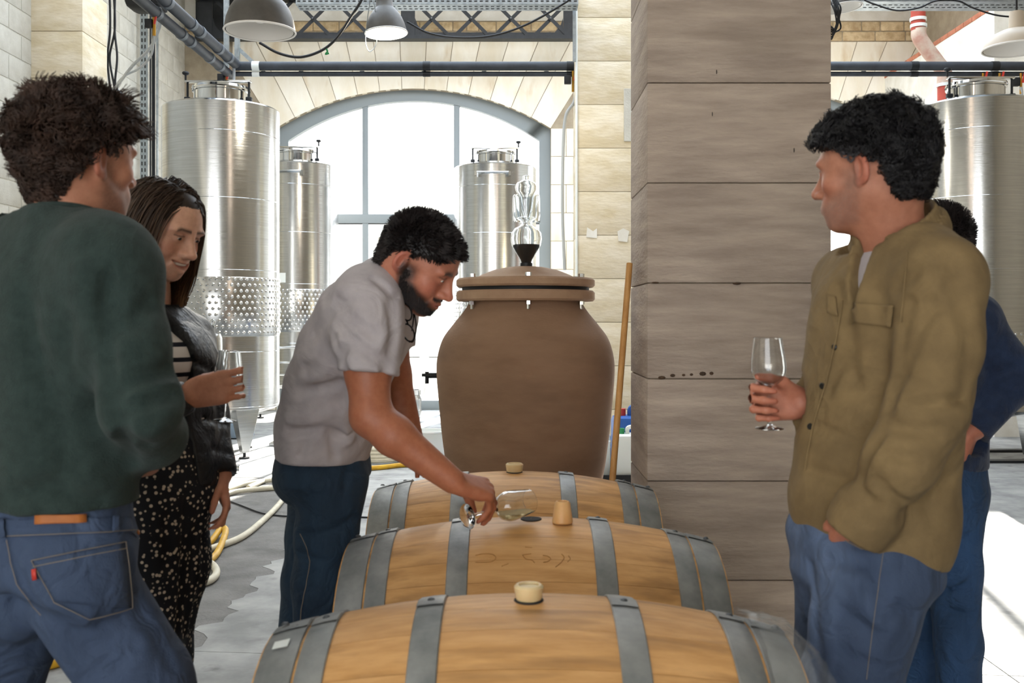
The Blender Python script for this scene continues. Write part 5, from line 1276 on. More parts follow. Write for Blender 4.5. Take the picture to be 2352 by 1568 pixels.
# ------------------------------------------------------------------ 1: man from behind, dark green sweater
def man_sweater():
    f = np.array([.53, .85, 0]); r = np.array([.85, -.53, 0]); p = empty('person', (*P(110, 0, 1.88).xy, 0), 'curly brown haired man in dark green sweater and jeans, seen from behind', 'person')
    xf = Xf(P(182, 364, 1.88), (.49, .87, .03), (.05, -.03, 1), 1.02); nb = xf.inv(P(148, 515, 1.86))
    V, F = head_mesh(nb, .057); C = head_cols(V, '#c38a70', brow='#35241b', beard='#6d4c3d', beard_amt=.55, cheek=.3); C[(scalp(V, .058, .0, -.085, .028) > .003) & (np.abs(V[:, 0]) < .0755)] = lin('#2c1f18')
    skin = '#c08468'
    S, E, W = P(266, 640, 1.745), P(318, 930, 1.70), P(340, 1035, 1.93)
    A = limb_skin(.005, [E, W, P(338, 1062, 1.99)], [.042, .031, .027], dict(wrist=P(338, 1058, 1.98), d=P(312, 1082, 2.06) - P(338, 1058, 1.98), n=(-.8, .3, .2), right=True, curls=[(.5, .8, .5)] * 4, thumb=((.7, .5, .3), (.9, .2, .3), (1, 0, .2))), .02)
    S2, E2, W2 = P(-50, 640, 1.95), P(-90, 930, 2.0), P(60, 1010, 2.2)
    B = limb_skin(.006, [E2, W2], [.042, .03], dict(wrist=W2, d=(.7, .6, .0), n=(-.3, .6, .5), right=False, curls=[(.5, .8, .5)] * 4, thumb=((.7, .5, .3), (.9, .2, .3), (1, 0, .2))), .02)
    T = torso_core([P(110, 1160, 1.87), P(112, 800, 1.85), P(135, 600, 1.85)], [(.15, .1), (.16, .1), (.12, .07)], r)
    skin_body(p, [(xf(V), F, C), (A[0], A[1], flat(A[0], skin)), (B[0], B[1], flat(B[0], skin)), (T[0], T[1], flat(T[0], skin))])
    h = hair_messy(V); np_mesh('hair', xf(h[0]), h[1], M_hair_d, p); eyes(p, xf, '#3a2a1c', (0, -.1))
    def sw(v):
        v.chain([P(112, 1150, 1.87), P(108, 1030, 1.87), P(108, 900, 1.86), P(112, 760, 1.85), P(122, 650, 1.85), P(138, 575, 1.85), P(148, 520, 1.86)], [(.188, .140), (.186, .132), (.185, .128), (.190, .128), (.180, .115), (.125, .085), (.078, .074)], .04, r)
        v.chain([P(150, 545, 1.855), P(250, 600, 1.76), S], [.06, .068, .072], .06); v.chain([P(150, 545, 1.86), P(20, 590, 1.92), S2], [.06, .068, .072], .06)
        v.ell(P(215, 700, 1.76), (.08, .06, .11), .06); v.ell(P(60, 720, 1.83), (.08, .06, .11), .06)
        v.chain([S, P(297, 790, 1.72), E, P(338, 998, 1.83), W], [.074, .067, .066, .062, .044], .03); v.chain([S2, E2, W2], [.074, .066, .045], .03)
        v.cone(P(112, 1168, 1.87), P(112, 1150, 1.87), (.180, .134), (.186, .138), .01, r)
        v.plane((0, 0, 1.022), (0, 0, -1), .006); v.cutlocal(W, W - E, .07); v.cutlocal(W2, W2 - E2, .07)
        v.cutlocal(P(147, 503, 1.86), (-.06, .25, 1), .14, .006)
    folds = [([(250, 690), (300, 720), (345, 700)], .02, .008), ([(255, 760), (310, 740)], .02, .009), ([(248, 640), (244, 760), (252, 880)], .016, .014), ([(255, 900), (330, 870), (395, 850)], .018, .010), ([(262, 960), (330, 925), (410, 905)], .018, .010), ([(275, 990), (350, 990)], .022, -.006), ([(110, 1110), (170, 1140), (230, 1150)], .018, .006), ([(300, 1060), (280, 980), (255, 900)], .018, .012), ([(60, 700), (110, 900), (150, 1080)], .03, .006), ([(190, 620), (200, 760), (190, 900)], .03, -.005), ([(300, 1000), (340, 1030)], .014, .008), ([(20, 1140), (90, 1120)], .02, .006)]
    lo, hi = bounds([S, E, W, S2, E2, W2, P(110, 1200, 1.87), P(148, 480, 1.86)], .15); o = garment('sweater', p, M_knit, lo, hi, .0068, sw, folds, (.004, 16))
    ringband(o, 'neck_rib', P(147, 503, 1.86), (-.06, .25, 1), .070, .009, M_knit, (1.02, .98))
    Hr, Hl = P(198, 1370, 1.83), P(38, 1390, 1.91)
    K, An = P(425, 1790, 1.88), P(500, 2290, 1.92); K2, An2 = P(-30, 1800, 2.0), P(-70, 2230, 2.03)
    def jn(v):
        v.chain([P(110, 1125, 1.87), P(110, 1230, 1.87), P(108, 1290, 1.87)], [(.172, .125), (.182, .135), (.180, .135)], .03, r, cap=.35)
        v.ell(P(190, 1335, 1.79), (.085, .08, .10), .05); v.ell(P(40, 1350, 1.85), (.085, .08, .10), .05)
        v.chain([Hr, P(324, 1568, 1.85), K, P(465, 2030, 1.9), An], [.098, .092, .076, .068, .062], .012); v.chain([Hl, P(-10, 1560, 1.96), K2, An2], [.098, .088, .076, .062], .012)
        v.plane((0, 0, 1.06), (0, 0, 1)); v.cutlocal(An, An - K, .09); v.cutlocal(An2, An2 - K2, .09)
    folds = [([(130, 1430), (200, 1470), (300, 1480)], .02, .008), ([(140, 1450), (260, 1530)], .02, .008), ([(30, 1380), (100, 1420)], .02, .008), ([(15, 1190), (25, 1290), (90, 1400)], .010, .007), ([(230, 1440), (330, 1420)], .02, .006), ([(300, 1290), (330, 1400), (400, 1540)], .012, .004)]
    lo, hi = bounds([Hr, Hl, K, An, K2, An2, P(-60, 1150, 1.87), P(330, 1150, 1.87)], .14); o = garment('jeans', p, M_denim, lo, hi, .0078, jn, folds, (.002, 20)); t = TREES[o.name]
    patch('waistband', o, t, [(-20, 1192), (338, 1186), (345, 1222), (-20, 1236)], M_denim, .003)
    patch('leather_patch', o, t, [(84, 1181), (196, 1180), (197, 1201), (84, 1203)], M_patch, .008, 6, .002)
    patch('belt_loop', o, t, [(252, 1186), (266, 1185), (267, 1222), (253, 1224)], M_denim, .009, 4, .003); patch('belt_loop', o, t, [(2, 1188), (15, 1188), (16, 1236), (3, 1236)], M_denim, .009, 4, .003)
    pk = patch('back_pocket', o, t, [(76, 1286), (284, 1246), (300, 1395), (128, 1380)], M_denim, .004, 10)
    for pts in ([(76, 1286), (284, 1246)], [(80, 1300), (286, 1260)], [(284, 1246), (300, 1395), (205, 1418), (128, 1380), (76, 1286)], [(-20, 1232), (250, 1224), (340, 1216)], [(16, 1240), (40, 1340), (100, 1410)]): seamline('stitching', o, t, pts, M_stitch, .0008, .0055)
    patch('red_tab', o, t, [(79, 1305), (88, 1304), (91, 1328), (82, 1330)], M_red, .008, 2, .002)
    button(o, t, 316, 1222, .005, M_patch, 'rivet')
    shoe(p, An, f); shoe(p, An2, f)
man_sweater()

# ------------------------------------------------------------------ 2: smiling woman with a glass
def stripes_mat():
    m = mat('striped_jersey', '#e8e2de', rough=.9); N = m.node_tree.nodes; L = m.node_tree.links; b = N['Principled BSDF']
    tc = N.new('ShaderNodeTexCoord'); sp = N.new('ShaderNodeSeparateXYZ'); L.new(tc.outputs['Object'], sp.inputs[0])
    m1 = N.new('ShaderNodeMath'); m1.operation = 'MULTIPLY'; m1.inputs[1].default_value = 1 / .036; L.new(sp.outputs['Z'], m1.inputs[0])
    fr = N.new('ShaderNodeMath'); fr.operation = 'FRACT'; L.new(m1.outputs[0], fr.inputs[0]); lt = N.new('ShaderNodeMath'); lt.operation = 'LESS_THAN'; lt.inputs[1].default_value = .3; L.new(fr.outputs[0], lt.inputs[0])
    mx = N.new('ShaderNodeMix'); mx.data_type = 'RGBA'; mx.inputs[6].default_value = srgb('#e6dfdb'); mx.inputs[7].default_value = srgb('#171a26'); L.new(lt.outputs[0], mx.inputs[0]); L.new(mx.outputs[2], b.inputs['Base Color']); return m
def dots_mat():
    m = mat('dotted_viscose', '#12151d', rough=.8); N = m.node_tree.nodes; L = m.node_tree.links; b = N['Principled BSDF']; tc = N.new('ShaderNodeTexCoord')
    vo = N.new('ShaderNodeTexVoronoi'); vo.inputs['Scale'].default_value = 78; L.new(tc.outputs['Object'], vo.inputs['Vector'])
    r_ = N.new('ShaderNodeMapRange'); r_.inputs[1].default_value = .34; r_.inputs[2].default_value = .27; L.new(vo.outputs['Distance'], r_.inputs[0])
    mx = N.new('ShaderNodeMix'); mx.data_type = 'RGBA'; mx.inputs[6].default_value = srgb('#11141c'); mx.inputs[7].default_value = srgb('#cdbfae'); L.new(r_.outputs[0], mx.inputs[0]); L.new(mx.outputs[2], b.inputs['Base Color']); return m
def woman():
    f = np.array([.75, -.66, 0]); l = np.array([.66, .75, 0]); p = empty('person', (*P(350, 0, 2.48).xy, 0), 'smiling woman with long brown hair, black jacket and dotted trousers', 'person')
    xf = Xf(P(374, 521, 2.45), (.85, -.36, -.38), (.06, 0, 1), .98); nb = xf.inv(P(345, 690, 2.5))
    V, F = head_mesh(nb, .047, 1.0, True, .95, eye_open=.15); C = head_cols(V, '#eab99f', '#b0584f', '#c0604e', '#2c1d17', .0042, cheek=.45, smile=1.0); C[(scalp(V, .073, .0, -.07, .060) > .003) & (np.abs(V[:, 0]) < .0755)] = lin('#2a1d17'); skin = '#c98d72'
    S, E, W = P(437, 775, 2.6), P(478, 950, 2.62), P(510, 1092, 2.56); hd = P(517, 1140, 2.54) - W
    A = limb_skin(.0042, [E, W], [.036, .025], dict(wrist=W, d=hd, n=(-.75, -.2, 0), right=False, curls=[(.35, .5, .3), (.4, .55, .3), (.45, .6, .3), (.5, .6, .3)], thumb=((.8, .5, .3), (.95, .2, .35), (1, 0, .4)), sc=.9), .015)
    S2, E2, W2 = P(235, 775, 2.40), P(290, 985, 2.27), P(430, 908, 2.25)
    gb = P(517, 966, 2.305); gt = P(527, 806, 2.30)
    B = limb_skin(.0042, [E2, W2], [.038, .025], dict(wrist=W2, d=P(510, 890, 2.262) - W2, n=(.08, 1, 0.0), right=True, curls=[(-.06, .40, .35), (.06, .50, .4), (.22, .65, .5), (.36, .75, .5)], thumb=((.5, .25, .8), (.8, .1, .5), (.95, 0, .3)), sc=.94, spread=.03), .015)
    T = torso_core([P(360, 1080, 2.48), P(345, 850, 2.48), P(340, 745, 2.5)], [(.13, .09), (.13, .085), (.1, .06)], l)
    skin_body(p, [(xf(V), F, C), (A[0], A[1], flat(A[0], skin, tips=A[2])), (B[0], B[1], flat(B[0], skin, tips=B[2])), (T[0], T[1], flat(T[0], skin))])
    v = Vol((-.035, .05, -.085), (.035, .11, -.045), .0018); v.ell((0, .0745, -.0655), (.0255, .0245, .0068), .001); Vt, Ft = v.mesh(); np_mesh('teeth', xf(Vt), Ft, M_teeth, p)
    h = hair_long(V, xf, length=.53); np_mesh('hair', xf(h[0]), h[1], M_hairc, p, h[2]); eyes(p, xf, '#2b1d14', (0, -.25))
    c = lambda x, y, d: P(x, y, d)
    def tee(v):
        v.chain([c(360, 1060, 2.48), c(352, 960, 2.48), c(345, 850, 2.48), c(342, 765, 2.49)], [(.140, .098), (.132, .095), (.142, .105), (.125, .08)], .03, l); v.ell(P(385, 830, 2.42), (.066, .066, .06), .04); v.ell(P(420, 830, 2.5), (.055, .055, .06), .04); v.plane(P(345, 742, 2.48), (0, 0, 1)); v.plane(P(345, 1010, 2.48), (0, 0, -1))
    lo, hi = bounds([c(345, 750, 2.48), c(360, 1060, 2.48)], .2); garment('striped_top', p, stripes_mat(), lo, hi, .007, tee, (), (.003, 18))
    def jk(v):
        v.chain([c(358, 1130, 2.48), c(358, 1060, 2.48), c(350, 960, 2.48), c(345, 850, 2.48), c(342, 765, 2.49), c(342, 725, 2.5)], [(.165, .130), (.162, .122), (.152, .112), (.160, .120), (.140, .09), (.07, .06)], .03, l)
        v.chain([c(345, 745, 2.5), S], [.05, .058], .04); v.chain([c(345, 745, 2.5), S2], [.05, .058], .04); v.chain([S, P(462, 860, 2.62), E, W], [.058, .052, .048, .038], .025); v.chain([S2, E2, W2], [.058, .05, .036], .025)
        v.ell(P(385, 830, 2.42), (.078, .078, .075), .05); v.ell(P(425, 830, 2.5), (.070, .070, .078), .05)
        # front opening: a wedge along the direction she faces, wider at the bottom
        fv = f * .3; o1, o2, o3 = nv(c(345, 730, 2.48)), nv(c(352, 930, 2.48)), nv(c(362, 1150, 2.48)); v.chain([o1 + f * .13 - l * .024, o2 + f * .14 - l * .026, o3 + f * .15 - l * .025], [(.046, .09), (.050, .10), (.075, .12)], .004, l, op='s')
        v.chain([c(360, 1150, 2.48), c(352, 960, 2.48), c(345, 850, 2.48), c(342, 765, 2.49)], [(.150, .110), (.138, .100), (.148, .110), (.122, .078)], .004, l, op='s')
        v.plane(P(345, 1132, 2.45), (0.1, 0, -1)); v.cutlocal(W, W - E, .055); v.cutlocal(W2, W2 - E2, .05); v.cutlocal(P(345, 700, 2.5), (0, 0, 1), .11)
    folds = [([(440, 830), (490, 850)], .012, .005), ([(460, 900), (510, 915)], .012, .005), ([(470, 960), (520, 970)], .012, .006), ([(490, 1030), (530, 1040)], .012, .004), ([(350, 1060), (410, 1040)], .015, .004)]
    lo, hi = bounds([S, E, W, S2, E2, W2, c(358, 1140, 2.48), c(345, 690, 2.5)], .17); o = garment('jacket', p, M_leather, lo, hi, .0066, jk, folds, (.003, 22), 1)
    seamline('zip', o, TREES[o.name], [(408, 1000), (420, 1060), (424, 1120)], M_galv, .002, .002)
    Hr, Hl = P(345, 1130, 2.43), P(395, 1130, 2.53); K, An = P(325, 1520, 2.43), P(310, 1960, 2.46); K2, An2 = P(372, 1500, 2.54), P(340, 1930, 2.58)
    def tr(v):
        v.chain([c(352, 960, 2.48), c(358, 1030, 2.48), c(362, 1120, 2.48)], [(.132, .098), (.145, .112), (.156, .122)], .03, l); v.ell(P(330, 1110, 2.55), (.09, .09, .09), .04)
        v.chain([Hr, K, An], [.098, .088, .092], .04); v.chain([Hl, P(390, 1300, 2.535), K2, An2], [.098, .092, .070, .075], .04); v.plane(P(355, 955, 2.48), (0, 0, 1)); v.plane((0, 0, .07), (0, 0, -1))
    folds = [([(470, 1180), (450, 1300), (425, 1450)], .014, -.006), ([(430, 1150), (420, 1320), (410, 1450)], .016, .007), ([(390, 1180), (385, 1300)], .016, .006)]
    lo, hi = bounds([Hr, Hl, K, An, K2, An2, c(355, 950, 2.48)], .16); garment('dotted_trousers', p, dots_mat(), lo, hi, .0078, tr, folds, (.003, 16)); shoe(p, An, f, L=.23); shoe(p, An2, f, L=.23)
    # slim ring on her finger
    ax = gt - gb; make_glass('wine_glass', gb, ax, ax.length * 1.0, 'stemmed glass of white wine in the smiling woman\'s hand', wine=gb + ax * .60)
woman()

# ------------------------------------------------------------------ 3: bearded man bending over the barrels
def man_tee():
    p = empty('person', (*P(745, 0, 2.74).xy, 0), 'bearded man in grey T-shirt bending over the barrels with a glass', 'person')
    xf = Xf(P(964, 601, 2.47), (.81, -.20, -.55), (.12, -.10, 1), .97); nb = xf.inv(P(893, 640, 2.55))
    V, F = head_mesh(nb, .062, .45, eye_open=.12); bd = '#1d1614'; C = head_cols(V, '#b97a62', '#9c574d', '#b35546', '#1d1512', .0065, beard=bd, beard_amt=1.0, cheek=.55, smile=.45); C[(scalp(V, .060, .004, -.075, .026) > .003) & (np.abs(V[:, 0]) < .0755)] = lin('#171314'); skin = '#a8694c'
    S, E, W = P(842, 705, 2.43), P(852, 955, 2.35), P(1040, 1104, 2.335)
    gb, gt = P(1073, 1186, 2.365), P(1217, 1150, 2.485); ax = gt - gb; sm = gb + ax * .33
    kd = P(1112, 1122, 2.375) - W
    A = limb_skin(.0044, [S, P(845, 850, 2.38), E, P(905, 1000, 2.335), W], [.055, .053, .047, .046, .030], dict(wrist=W, d=kd, n=(-.15, .40, -.88), right=True, curls=[(.75, .55, .25), (.85, .55, .25), (.95, .55, .25), (1.1, .6, .25)], thumb=((.8, .2, .55), (.72, -.1, .68), (.65, -.3, .7)), sc=1.08), .022)
    S2, E2, W2 = P(890, 700, 2.72), P(905, 860, 2.80), P(948, 1012, 2.80)
    B = limb_skin(.0055, [S2, E2, W2], [.055, .046, .031], dict(wrist=W2, d=P(975, 1062, 2.86) - W2, n=(.2, .3, -1), right=False, curls=[(.2, .3, .2)] * 4, thumb=((.6, .6, .2), (.9, .3, .2), (1, 0, .2))), .02)
    sd = np.array([-.25, -.97, 0]); T = torso_core([P(742, 1030, 2.72), P(835, 755, 2.6), P(890, 655, 2.56)], [(.13, .09), (.15, .09), (.1, .06)], sd)
    skin_body(p, [(xf(V), F, C), (A[0], A[1], flat(A[0], skin, tips=A[2])), (B[0], B[1], flat(B[0], skin)), (T[0], T[1], flat(T[0], skin))])
    h = hair_short(V, top=.021); np_mesh('hair', xf(h[0]), h[1], M_hair_n, p); h = beard_strands(V, C, bd, L=.007, N=3600); np_mesh('beard', xf(h[0]), h[1], M_hair_n, p); eyes(p, xf, '#2b1d14', (0, -.3))
    SE = P(832, 856, 2.37)
    def te(v):
        v.chain([P(744, 1040, 2.72), P(752, 970, 2.71), P(775, 880, 2.67), P(812, 790, 2.62), P(848, 715, 2.58), P(890, 655, 2.555)], [(.165, .116), (.165, .120), (.165, .118), (.180, .118), (.180, .105), (.085, .07)], .04, sd)
        v.plane(P(744, 1052, 2.72), (-.06, 0, -1), .006)
        v.part(lambda q: q.chain([P(880, 650, 2.55), P(850, 680, 2.47), S, P(846, 770, 2.40), P(843, 890, 2.365)], [.06, .075, .079, .077, .073], .04).plane(P(840, 856, 2.37), (-.08, -.1, -1), .004), .035)
        v.part(lambda q: q.chain([P(890, 655, 2.57), S2, P(902, 820, 2.78)], [.06, .072, .066], .04).plane(P(902, 800, 2.78), (.1, 0, -1)), .035)
        v.cutlocal(P(912, 634, 2.54), (.86, -.1, .5), .10, .005)
    folds = [([(700, 850), (770, 830), (800, 790)], .02, .010), ([(690, 900), (780, 880)], .02, .008), ([(665, 960), (760, 950), (840, 970)], .02, -.006), ([(660, 990), (740, 985), (800, 1000)], .016, .008), ([(770, 690), (800, 730), (860, 770)], .018, .009), ([(775, 740), (830, 800), (880, 830)], .018, .008), ([(765, 780), (790, 850)], .015, .012), ([(900, 700), (905, 780), (890, 850)], .018, .008), ([(700, 1020), (690, 1045)], .012, .007), ([(760, 1000), (770, 1050)], .014, .008), ([(720, 770), (760, 720), (800, 690)], .02, .006), ([(820, 900), (790, 950), (800, 1010)], .02, -.008), ([(860, 640), (900, 680), (935, 700)], .012, .005)]
    lo, hi = bounds([P(744, 1060, 2.72), S, SE, S2, P(912, 600, 2.54), P(620, 900, 2.7)], .16); o = garment('t_shirt', p, M_tee, lo, hi, .006, te, folds, (.003, 18))
    ringband(o, 'collar_rib', P(911, 636, 2.54), (.86, -.1, .5), .066, .006, M_tee, (1.05, 1.0))
    Hr, Hl = P(766, 1105, 2.68), P(735, 1105, 2.82); K, An = P(733, 1480, 2.68), P(730, 1820, 2.70); K2, An2 = P(706, 1330, 2.84), P(655, 1770, 2.93)
    def jn(v):
        v.chain([P(745, 1035, 2.74), P(748, 1090, 2.74)], [(.165, .112), (.172, .116)], .03, sd, cap=.4); v.ell(P(700, 1090, 2.74), (.08, .12, .09), .05)
        v.chain([Hr, P(750, 1230, 2.68), P(736, 1340, 2.67), K, An], [.092, .082, .074, .068, .058], .025); v.chain([Hl, P(722, 1230, 2.83), K2, P(680, 1560, 2.88), An2], [.09, .078, .068, .062, .056], .025); v.plane(P(745, 1030, 2.74), (0, 0, 1)); v.plane((0, 0, .06), (0, 0, -1))
    folds = [([(690, 1230), (760, 1220), (815, 1190)], .016, .006), ([(690, 1270), (740, 1290)], .014, .006), ([(665, 1330), (720, 1310)], .014, .007), ([(670, 1360), (720, 1350)], .012, .005), ([(800, 1060), (790, 1120)], .012, .006), ([(700, 1230), (712, 1290), (700, 1350), (690, 1430)], .008, .006)]
    lo, hi = bounds([Hr, Hl, K, An, K2, An2, P(745, 1030, 2.74)], .18); o = garment('jeans', p, M_denim_d, lo, hi, .0075, jn, folds, (.002, 20)); shoe(p, An, (1, -.3)); shoe(p, An2, (1, -.2))
    seamline('side_seam', o, TREES[o.name], [(690, 1225), (706, 1260), (712, 1290), (704, 1340), (692, 1400), (690, 1440)], M_stitch, .0012, .002)
    make_glass('wine_glass', gb, ax, ax.length, 'tilted wine glass with a little wine held over the middle barrel', wine=gt + Vector((0, 0, -.022)))
    # spectacles hooked in the collar
    t_ = TREES['t_shirt']; e = empty('eyeglasses', P(935, 700, 2.44), 'black rimmed eyeglasses hooked on the collar of the grey T-shirt', 'eyeglasses')
    dd = 2.445
    def ring(cx, cy, rx, ry, n=24): return [P(cx + rx * math.cos(2 * PI * i / n) + .25 * ry * math.sin(2 * PI * i / n), cy + ry * math.sin(2 * PI * i / n), dd - .012 * math.cos(2 * PI * i / n)) for i in range(n)]
    for cx, cy in ((932, 716), (938, 764)):
        G().tube(ring(cx, cy, 13, 20), .0022, 8, closed=True).build('rim', M_black, e)
        q = ring(cx, cy, 12, 19); G().add(q, [tuple(range(len(q)))]).build('lens', M_pane, e)
    G().tube([P(934, 737, dd), P(936, 741, dd - .004), P(937, 745, dd)], .002, 6).build('bridge', M_black, e)
    G().tube(catmull([P(925, 697, dd), P(930, 688, dd), P(942, 690, dd + .03), P(950, 720, dd + .06), P(946, 760, dd + .07)], 6), .002, 6).build('temple_arm', M_black, e); G().tube(catmull([P(940, 785, dd), P(950, 782, dd + .01), P(956, 750, dd + .04), P(950, 710, dd + .07)], 6), .002, 6).build('temple_arm', M_black, e)
man_tee()

# ------------------------------------------------------------------ 4: man in olive overshirt with a glass
def man_olive():
    f = np.array([-.85, -.53, 0]); l = np.array([.53, -.85, 0]); p = empty('person', (*P(2010, 0, 1.97).xy, 0), 'man with dark curly hair in olive overshirt holding an empty glass', 'person')
    xf = Xf(P(2000, 388, 1.95), (-.72, .69, -.05), (-.06, 0, 1), 1.0); nb = xf.inv(P(2050, 560, 1.97)); V, F = head_mesh(nb, .061, eye_open=.4, jaw=1.04)
    C = head_cols(V, '#b27a62', '#9a5a4e', '#b8604f', '#2b2422', .0065, beard='#7b6a64', beard_amt=.42, cheek=.4); C[(scalp(V, .064, .008, -.075, .034) > .003) & (np.abs(V[:, 0]) < .0755)] = lin('#1b191b'); skin = '#bb7b63'
    S, E, W = P(2158, 645, 1.80), P(2128, 940, 1.76), P(1988, 1180, 1.805)
    A = limb_skin(.006, [E, W], [.042, .031], dict(wrist=W, d=P(1932, 1285, 1.925) - W, n=(.2, .9, .2), right=False, curls=[(.1, .2, .1)] * 4, thumb=((.8, .4, .2), (1, .1, .1), (1, 0, 0))), .02)
    S2, E2, W2 = P(1955, 650, 2.1), P(1995, 930, 2.2), P(1842, 926, 2.06); gb, gt = P(1768, 984, 2.025), P(1763, 776, 2.02)
    B = limb_skin(.0044, [E2, W2], [.042, .030], dict(wrist=W2, d=(-1, -.06, .05), n=(-.12, -1, -.05), right=True, curls=[(.95, 1.35, .7), (1.0, 1.4, .7), (1.05, 1.4, .7), (1.1, 1.4, .7)], thumb=((.75, .55, .45), (.95, .25, .3), (.9, .1, .15)), sc=1.0), .02)
    T = torso_core([P(1995, 1150, 1.97), P(2040, 780, 1.95), P(2055, 620, 1.96)], [(.12, .08), (.115, .07), (.075, .05)], l); skin_body(p, [(xf(V), F, C), (A[0], A[1], flat(A[0], skin)), (B[0], B[1], flat(B[0], skin, tips=B[2])), (T[0], T[1], flat(T[0], skin))])
    h = hair_curly(V); np_mesh('hair', xf(h[0]), h[1], M_hairc, p, h[2]); eyes(p, xf, '#2b1d14', (0, -.1))
    def inner(v): v.chain([P(2045, 760, 1.955), P(2050, 660, 1.955), P(2048, 600, 1.96)], [(.135, .088), (.115, .072), (.060, .055)], .03, l)
    lo, hi = bounds([P(2030, 780, 1.95), P(2045, 560, 1.95)], .2); garment('undershirt', p, M_tee, lo, hi, .008, inner)
    def sh(v):
        v.chain([P(1992, 1235, 1.97), P(1995, 1150, 1.97), P(2010, 1020, 1.97), P(2030, 880, 1.96), P(2047, 760, 1.955), P(2056, 670, 1.955), P(2060, 620, 1.96), P(2056, 575, 1.965)], [(.160, .128), (.162, .128), (.162, .124), (.168, .121), (.172, .116), (.160, .100), (.105, .08), (.07, .066)], .04, l)
        v.chain([P(2065, 600, 1.95), P(2120, 612, 1.86), S], [.05, .064, .075], .05); v.chain([P(2060, 600, 1.96), S2], [.05, .074], .05); v.ell(P(2085, 1200, 1.95), (.07, .10, .09), .06)
        v.part(lambda q: q.chain([S, P(2154, 800, 1.775), E, P(2070, 1055, 1.755), W, P(1935, 1260, 1.825)], [.076, .072, .066, .059, .054, .052], .03).plane(P(1950, 1232, 1.80), P(1940, 1240, 1.8) - P(2070, 1055, 1.755)), .03); v.chain([S2, E2, W2], [.074, .064, .044], .03)
        # collar opening, V towards the front
        o1 = nv(P(2040, 575, 1.955)); v.chain([o1 + f * .05, o1 + f * .10 + np.array([0, 0, -.05]), o1 + f * .125 + np.array([0, 0, -.13])], [(.032, .06), (.016, .05), (.003, .03)], .006, l, op='s')
        n1 = P(1985, 1255, 1.97); v.plane(n1, (-.22, 0, -1), .005); v.cutlocal(W2 + (W2 - E2).normalized() * .0, W2 - E2, .07); v.cutlocal(P(2052, 555, 1.965), (-.28, 0.05, 1), .11, .006)
    folds = [([(2075, 740), (2062, 860), (2020, 1000), (1970, 1100)], .012, .016), ([(2090, 700), (2085, 780), (2070, 860)], .012, .008), ([(2140, 700), (2090, 800), (2060, 880)], .018, .007), ([(2100, 940), (2180, 920), (2240, 930)], .018, .008), ([(2060, 980), (2150, 990)], .018, .007), ([(2030, 1040), (2110, 1060)], .014, .006), ([(1870, 980), (1950, 1010), (2000, 990)], .018, .006), ([(1860, 1080), (1930, 1100), (1970, 1090)], .016, .007), ([(1970, 1120), (2010, 1160), (2000, 1200)], .012, .008), ([(2020, 1110), (2080, 1160)], .014, .006), ([(1920, 660), (1950, 760), (1960, 880)], .02, .006), ([(2180, 600), (2230, 760), (2225, 900)], .03, .005), ([(2080, 1180), (2130, 1160), (2180, 1100)], .02, .007), ([(1940, 820), (1900, 900)], .016, .006), ([(2100, 620), (2060, 660)], .02, .005)]
    lo, hi = bounds([S, E, W, S2, E2, W2, P(1985, 1280, 1.97), P(2055, 540, 1.96)], .17); o = garment('overshirt', p, M_olive, lo, hi, .0066, sh, folds, (.003, 18)); t = TREES[o.name]
    # collar: a standing band folded over, higher at the back, with two points in front
    def cl(v):
        c0 = nv(P(2056, 520, 1.962)); nrm = unit(-f * -.0 + np.array([0, 0, 1.0]) + f * .62); fb = unit(f - nrm * f.dot(nrm)); N_ = 36; A_ = np.linspace(PI / 2 - 2.72, PI / 2 + 2.72, N_)
        for up_, R1, hh in ((.0, .080, .018), (-.024, .092, .020)):
            pts = [c0 + l * math.cos(a) * R1 - fb * math.sin(a) * R1 * 1.02 * -1 * -1 + nrm * up_ for a in A_]
            for a_, b_ in zip(pts[:-1], pts[1:]): v.cone(a_, b_, (hh, .0045), (hh, .0045), .006, nrm)
        for s_ in (-1, 1): a_ = c0 + fb * .080 + l * .036 * s_ - nrm * .012; v.chain([c0 + fb * .055 + l * .066 * s_ - nrm * .02, a_, c0 + fb * .112 + l * .050 * s_ - np.array([0, 0, .040])], [(.022, .0045), (.024, .0045), (.006, .004)], .008, nrm)
    lo, hi = bounds([P(2050, 556, 1.965)], .19); garment('collar', o, M_olive, lo, hi, .0042, cl, (), (0, 0), 1)
    patch('pocket_flap', o, t, [(1958, 694), (2056, 700), (2050, 752), (1966, 742)], M_olive, .004, 8, .003); patch('pocket_flap', o, t, [(1903, 676), (1922, 682), (1926, 728), (1904, 720)], M_olive, .004, 6, .003)
    seamline('placket_edge', o, t, [(1936, 690), (1922, 780), (1898, 880), (1868, 980), (1850, 1080)], M_olive, .0022, .002); seamline('armhole_seam', o, t, [(2085, 580), (2078, 660), (2070, 740)], M_olive, .0022, .001)
    for x, y in ((1992, 708), (1917, 797), (1889, 886), (1861, 979)): button(o, t, x, y, .0065, M_button)
    Hl, Hr = P(2005, 1330, 1.90), P(1945, 1330, 2.03); K, An = P(1950, 1790, 1.90), P(1985, 2290, 1.95); K2, An2 = P(1930, 1790, 2.06), P(1930, 2190, 2.08)
    def jn(v):
        v.chain([P(1985, 1160, 1.97), P(1985, 1230, 1.97), P(1985, 1310, 1.97)], [(.148, .116), (.156, .122), (.158, .124)], .03, l, cap=.5); v.ell(P(2035, 1300, 1.98), (.07, .09, .1), .05)
        v.chain([Hl, P(1952, 1568, 1.90), K, An], [.106, .090, .078, .066], .02); v.chain([Hr, P(1925, 1568, 2.05), K2, An2], [.102, .09, .076, .064], .025); v.plane(P(1985, 1150, 1.97), (0, 0, 1)); v.plane((0, 0, .06), (0, 0, -1))
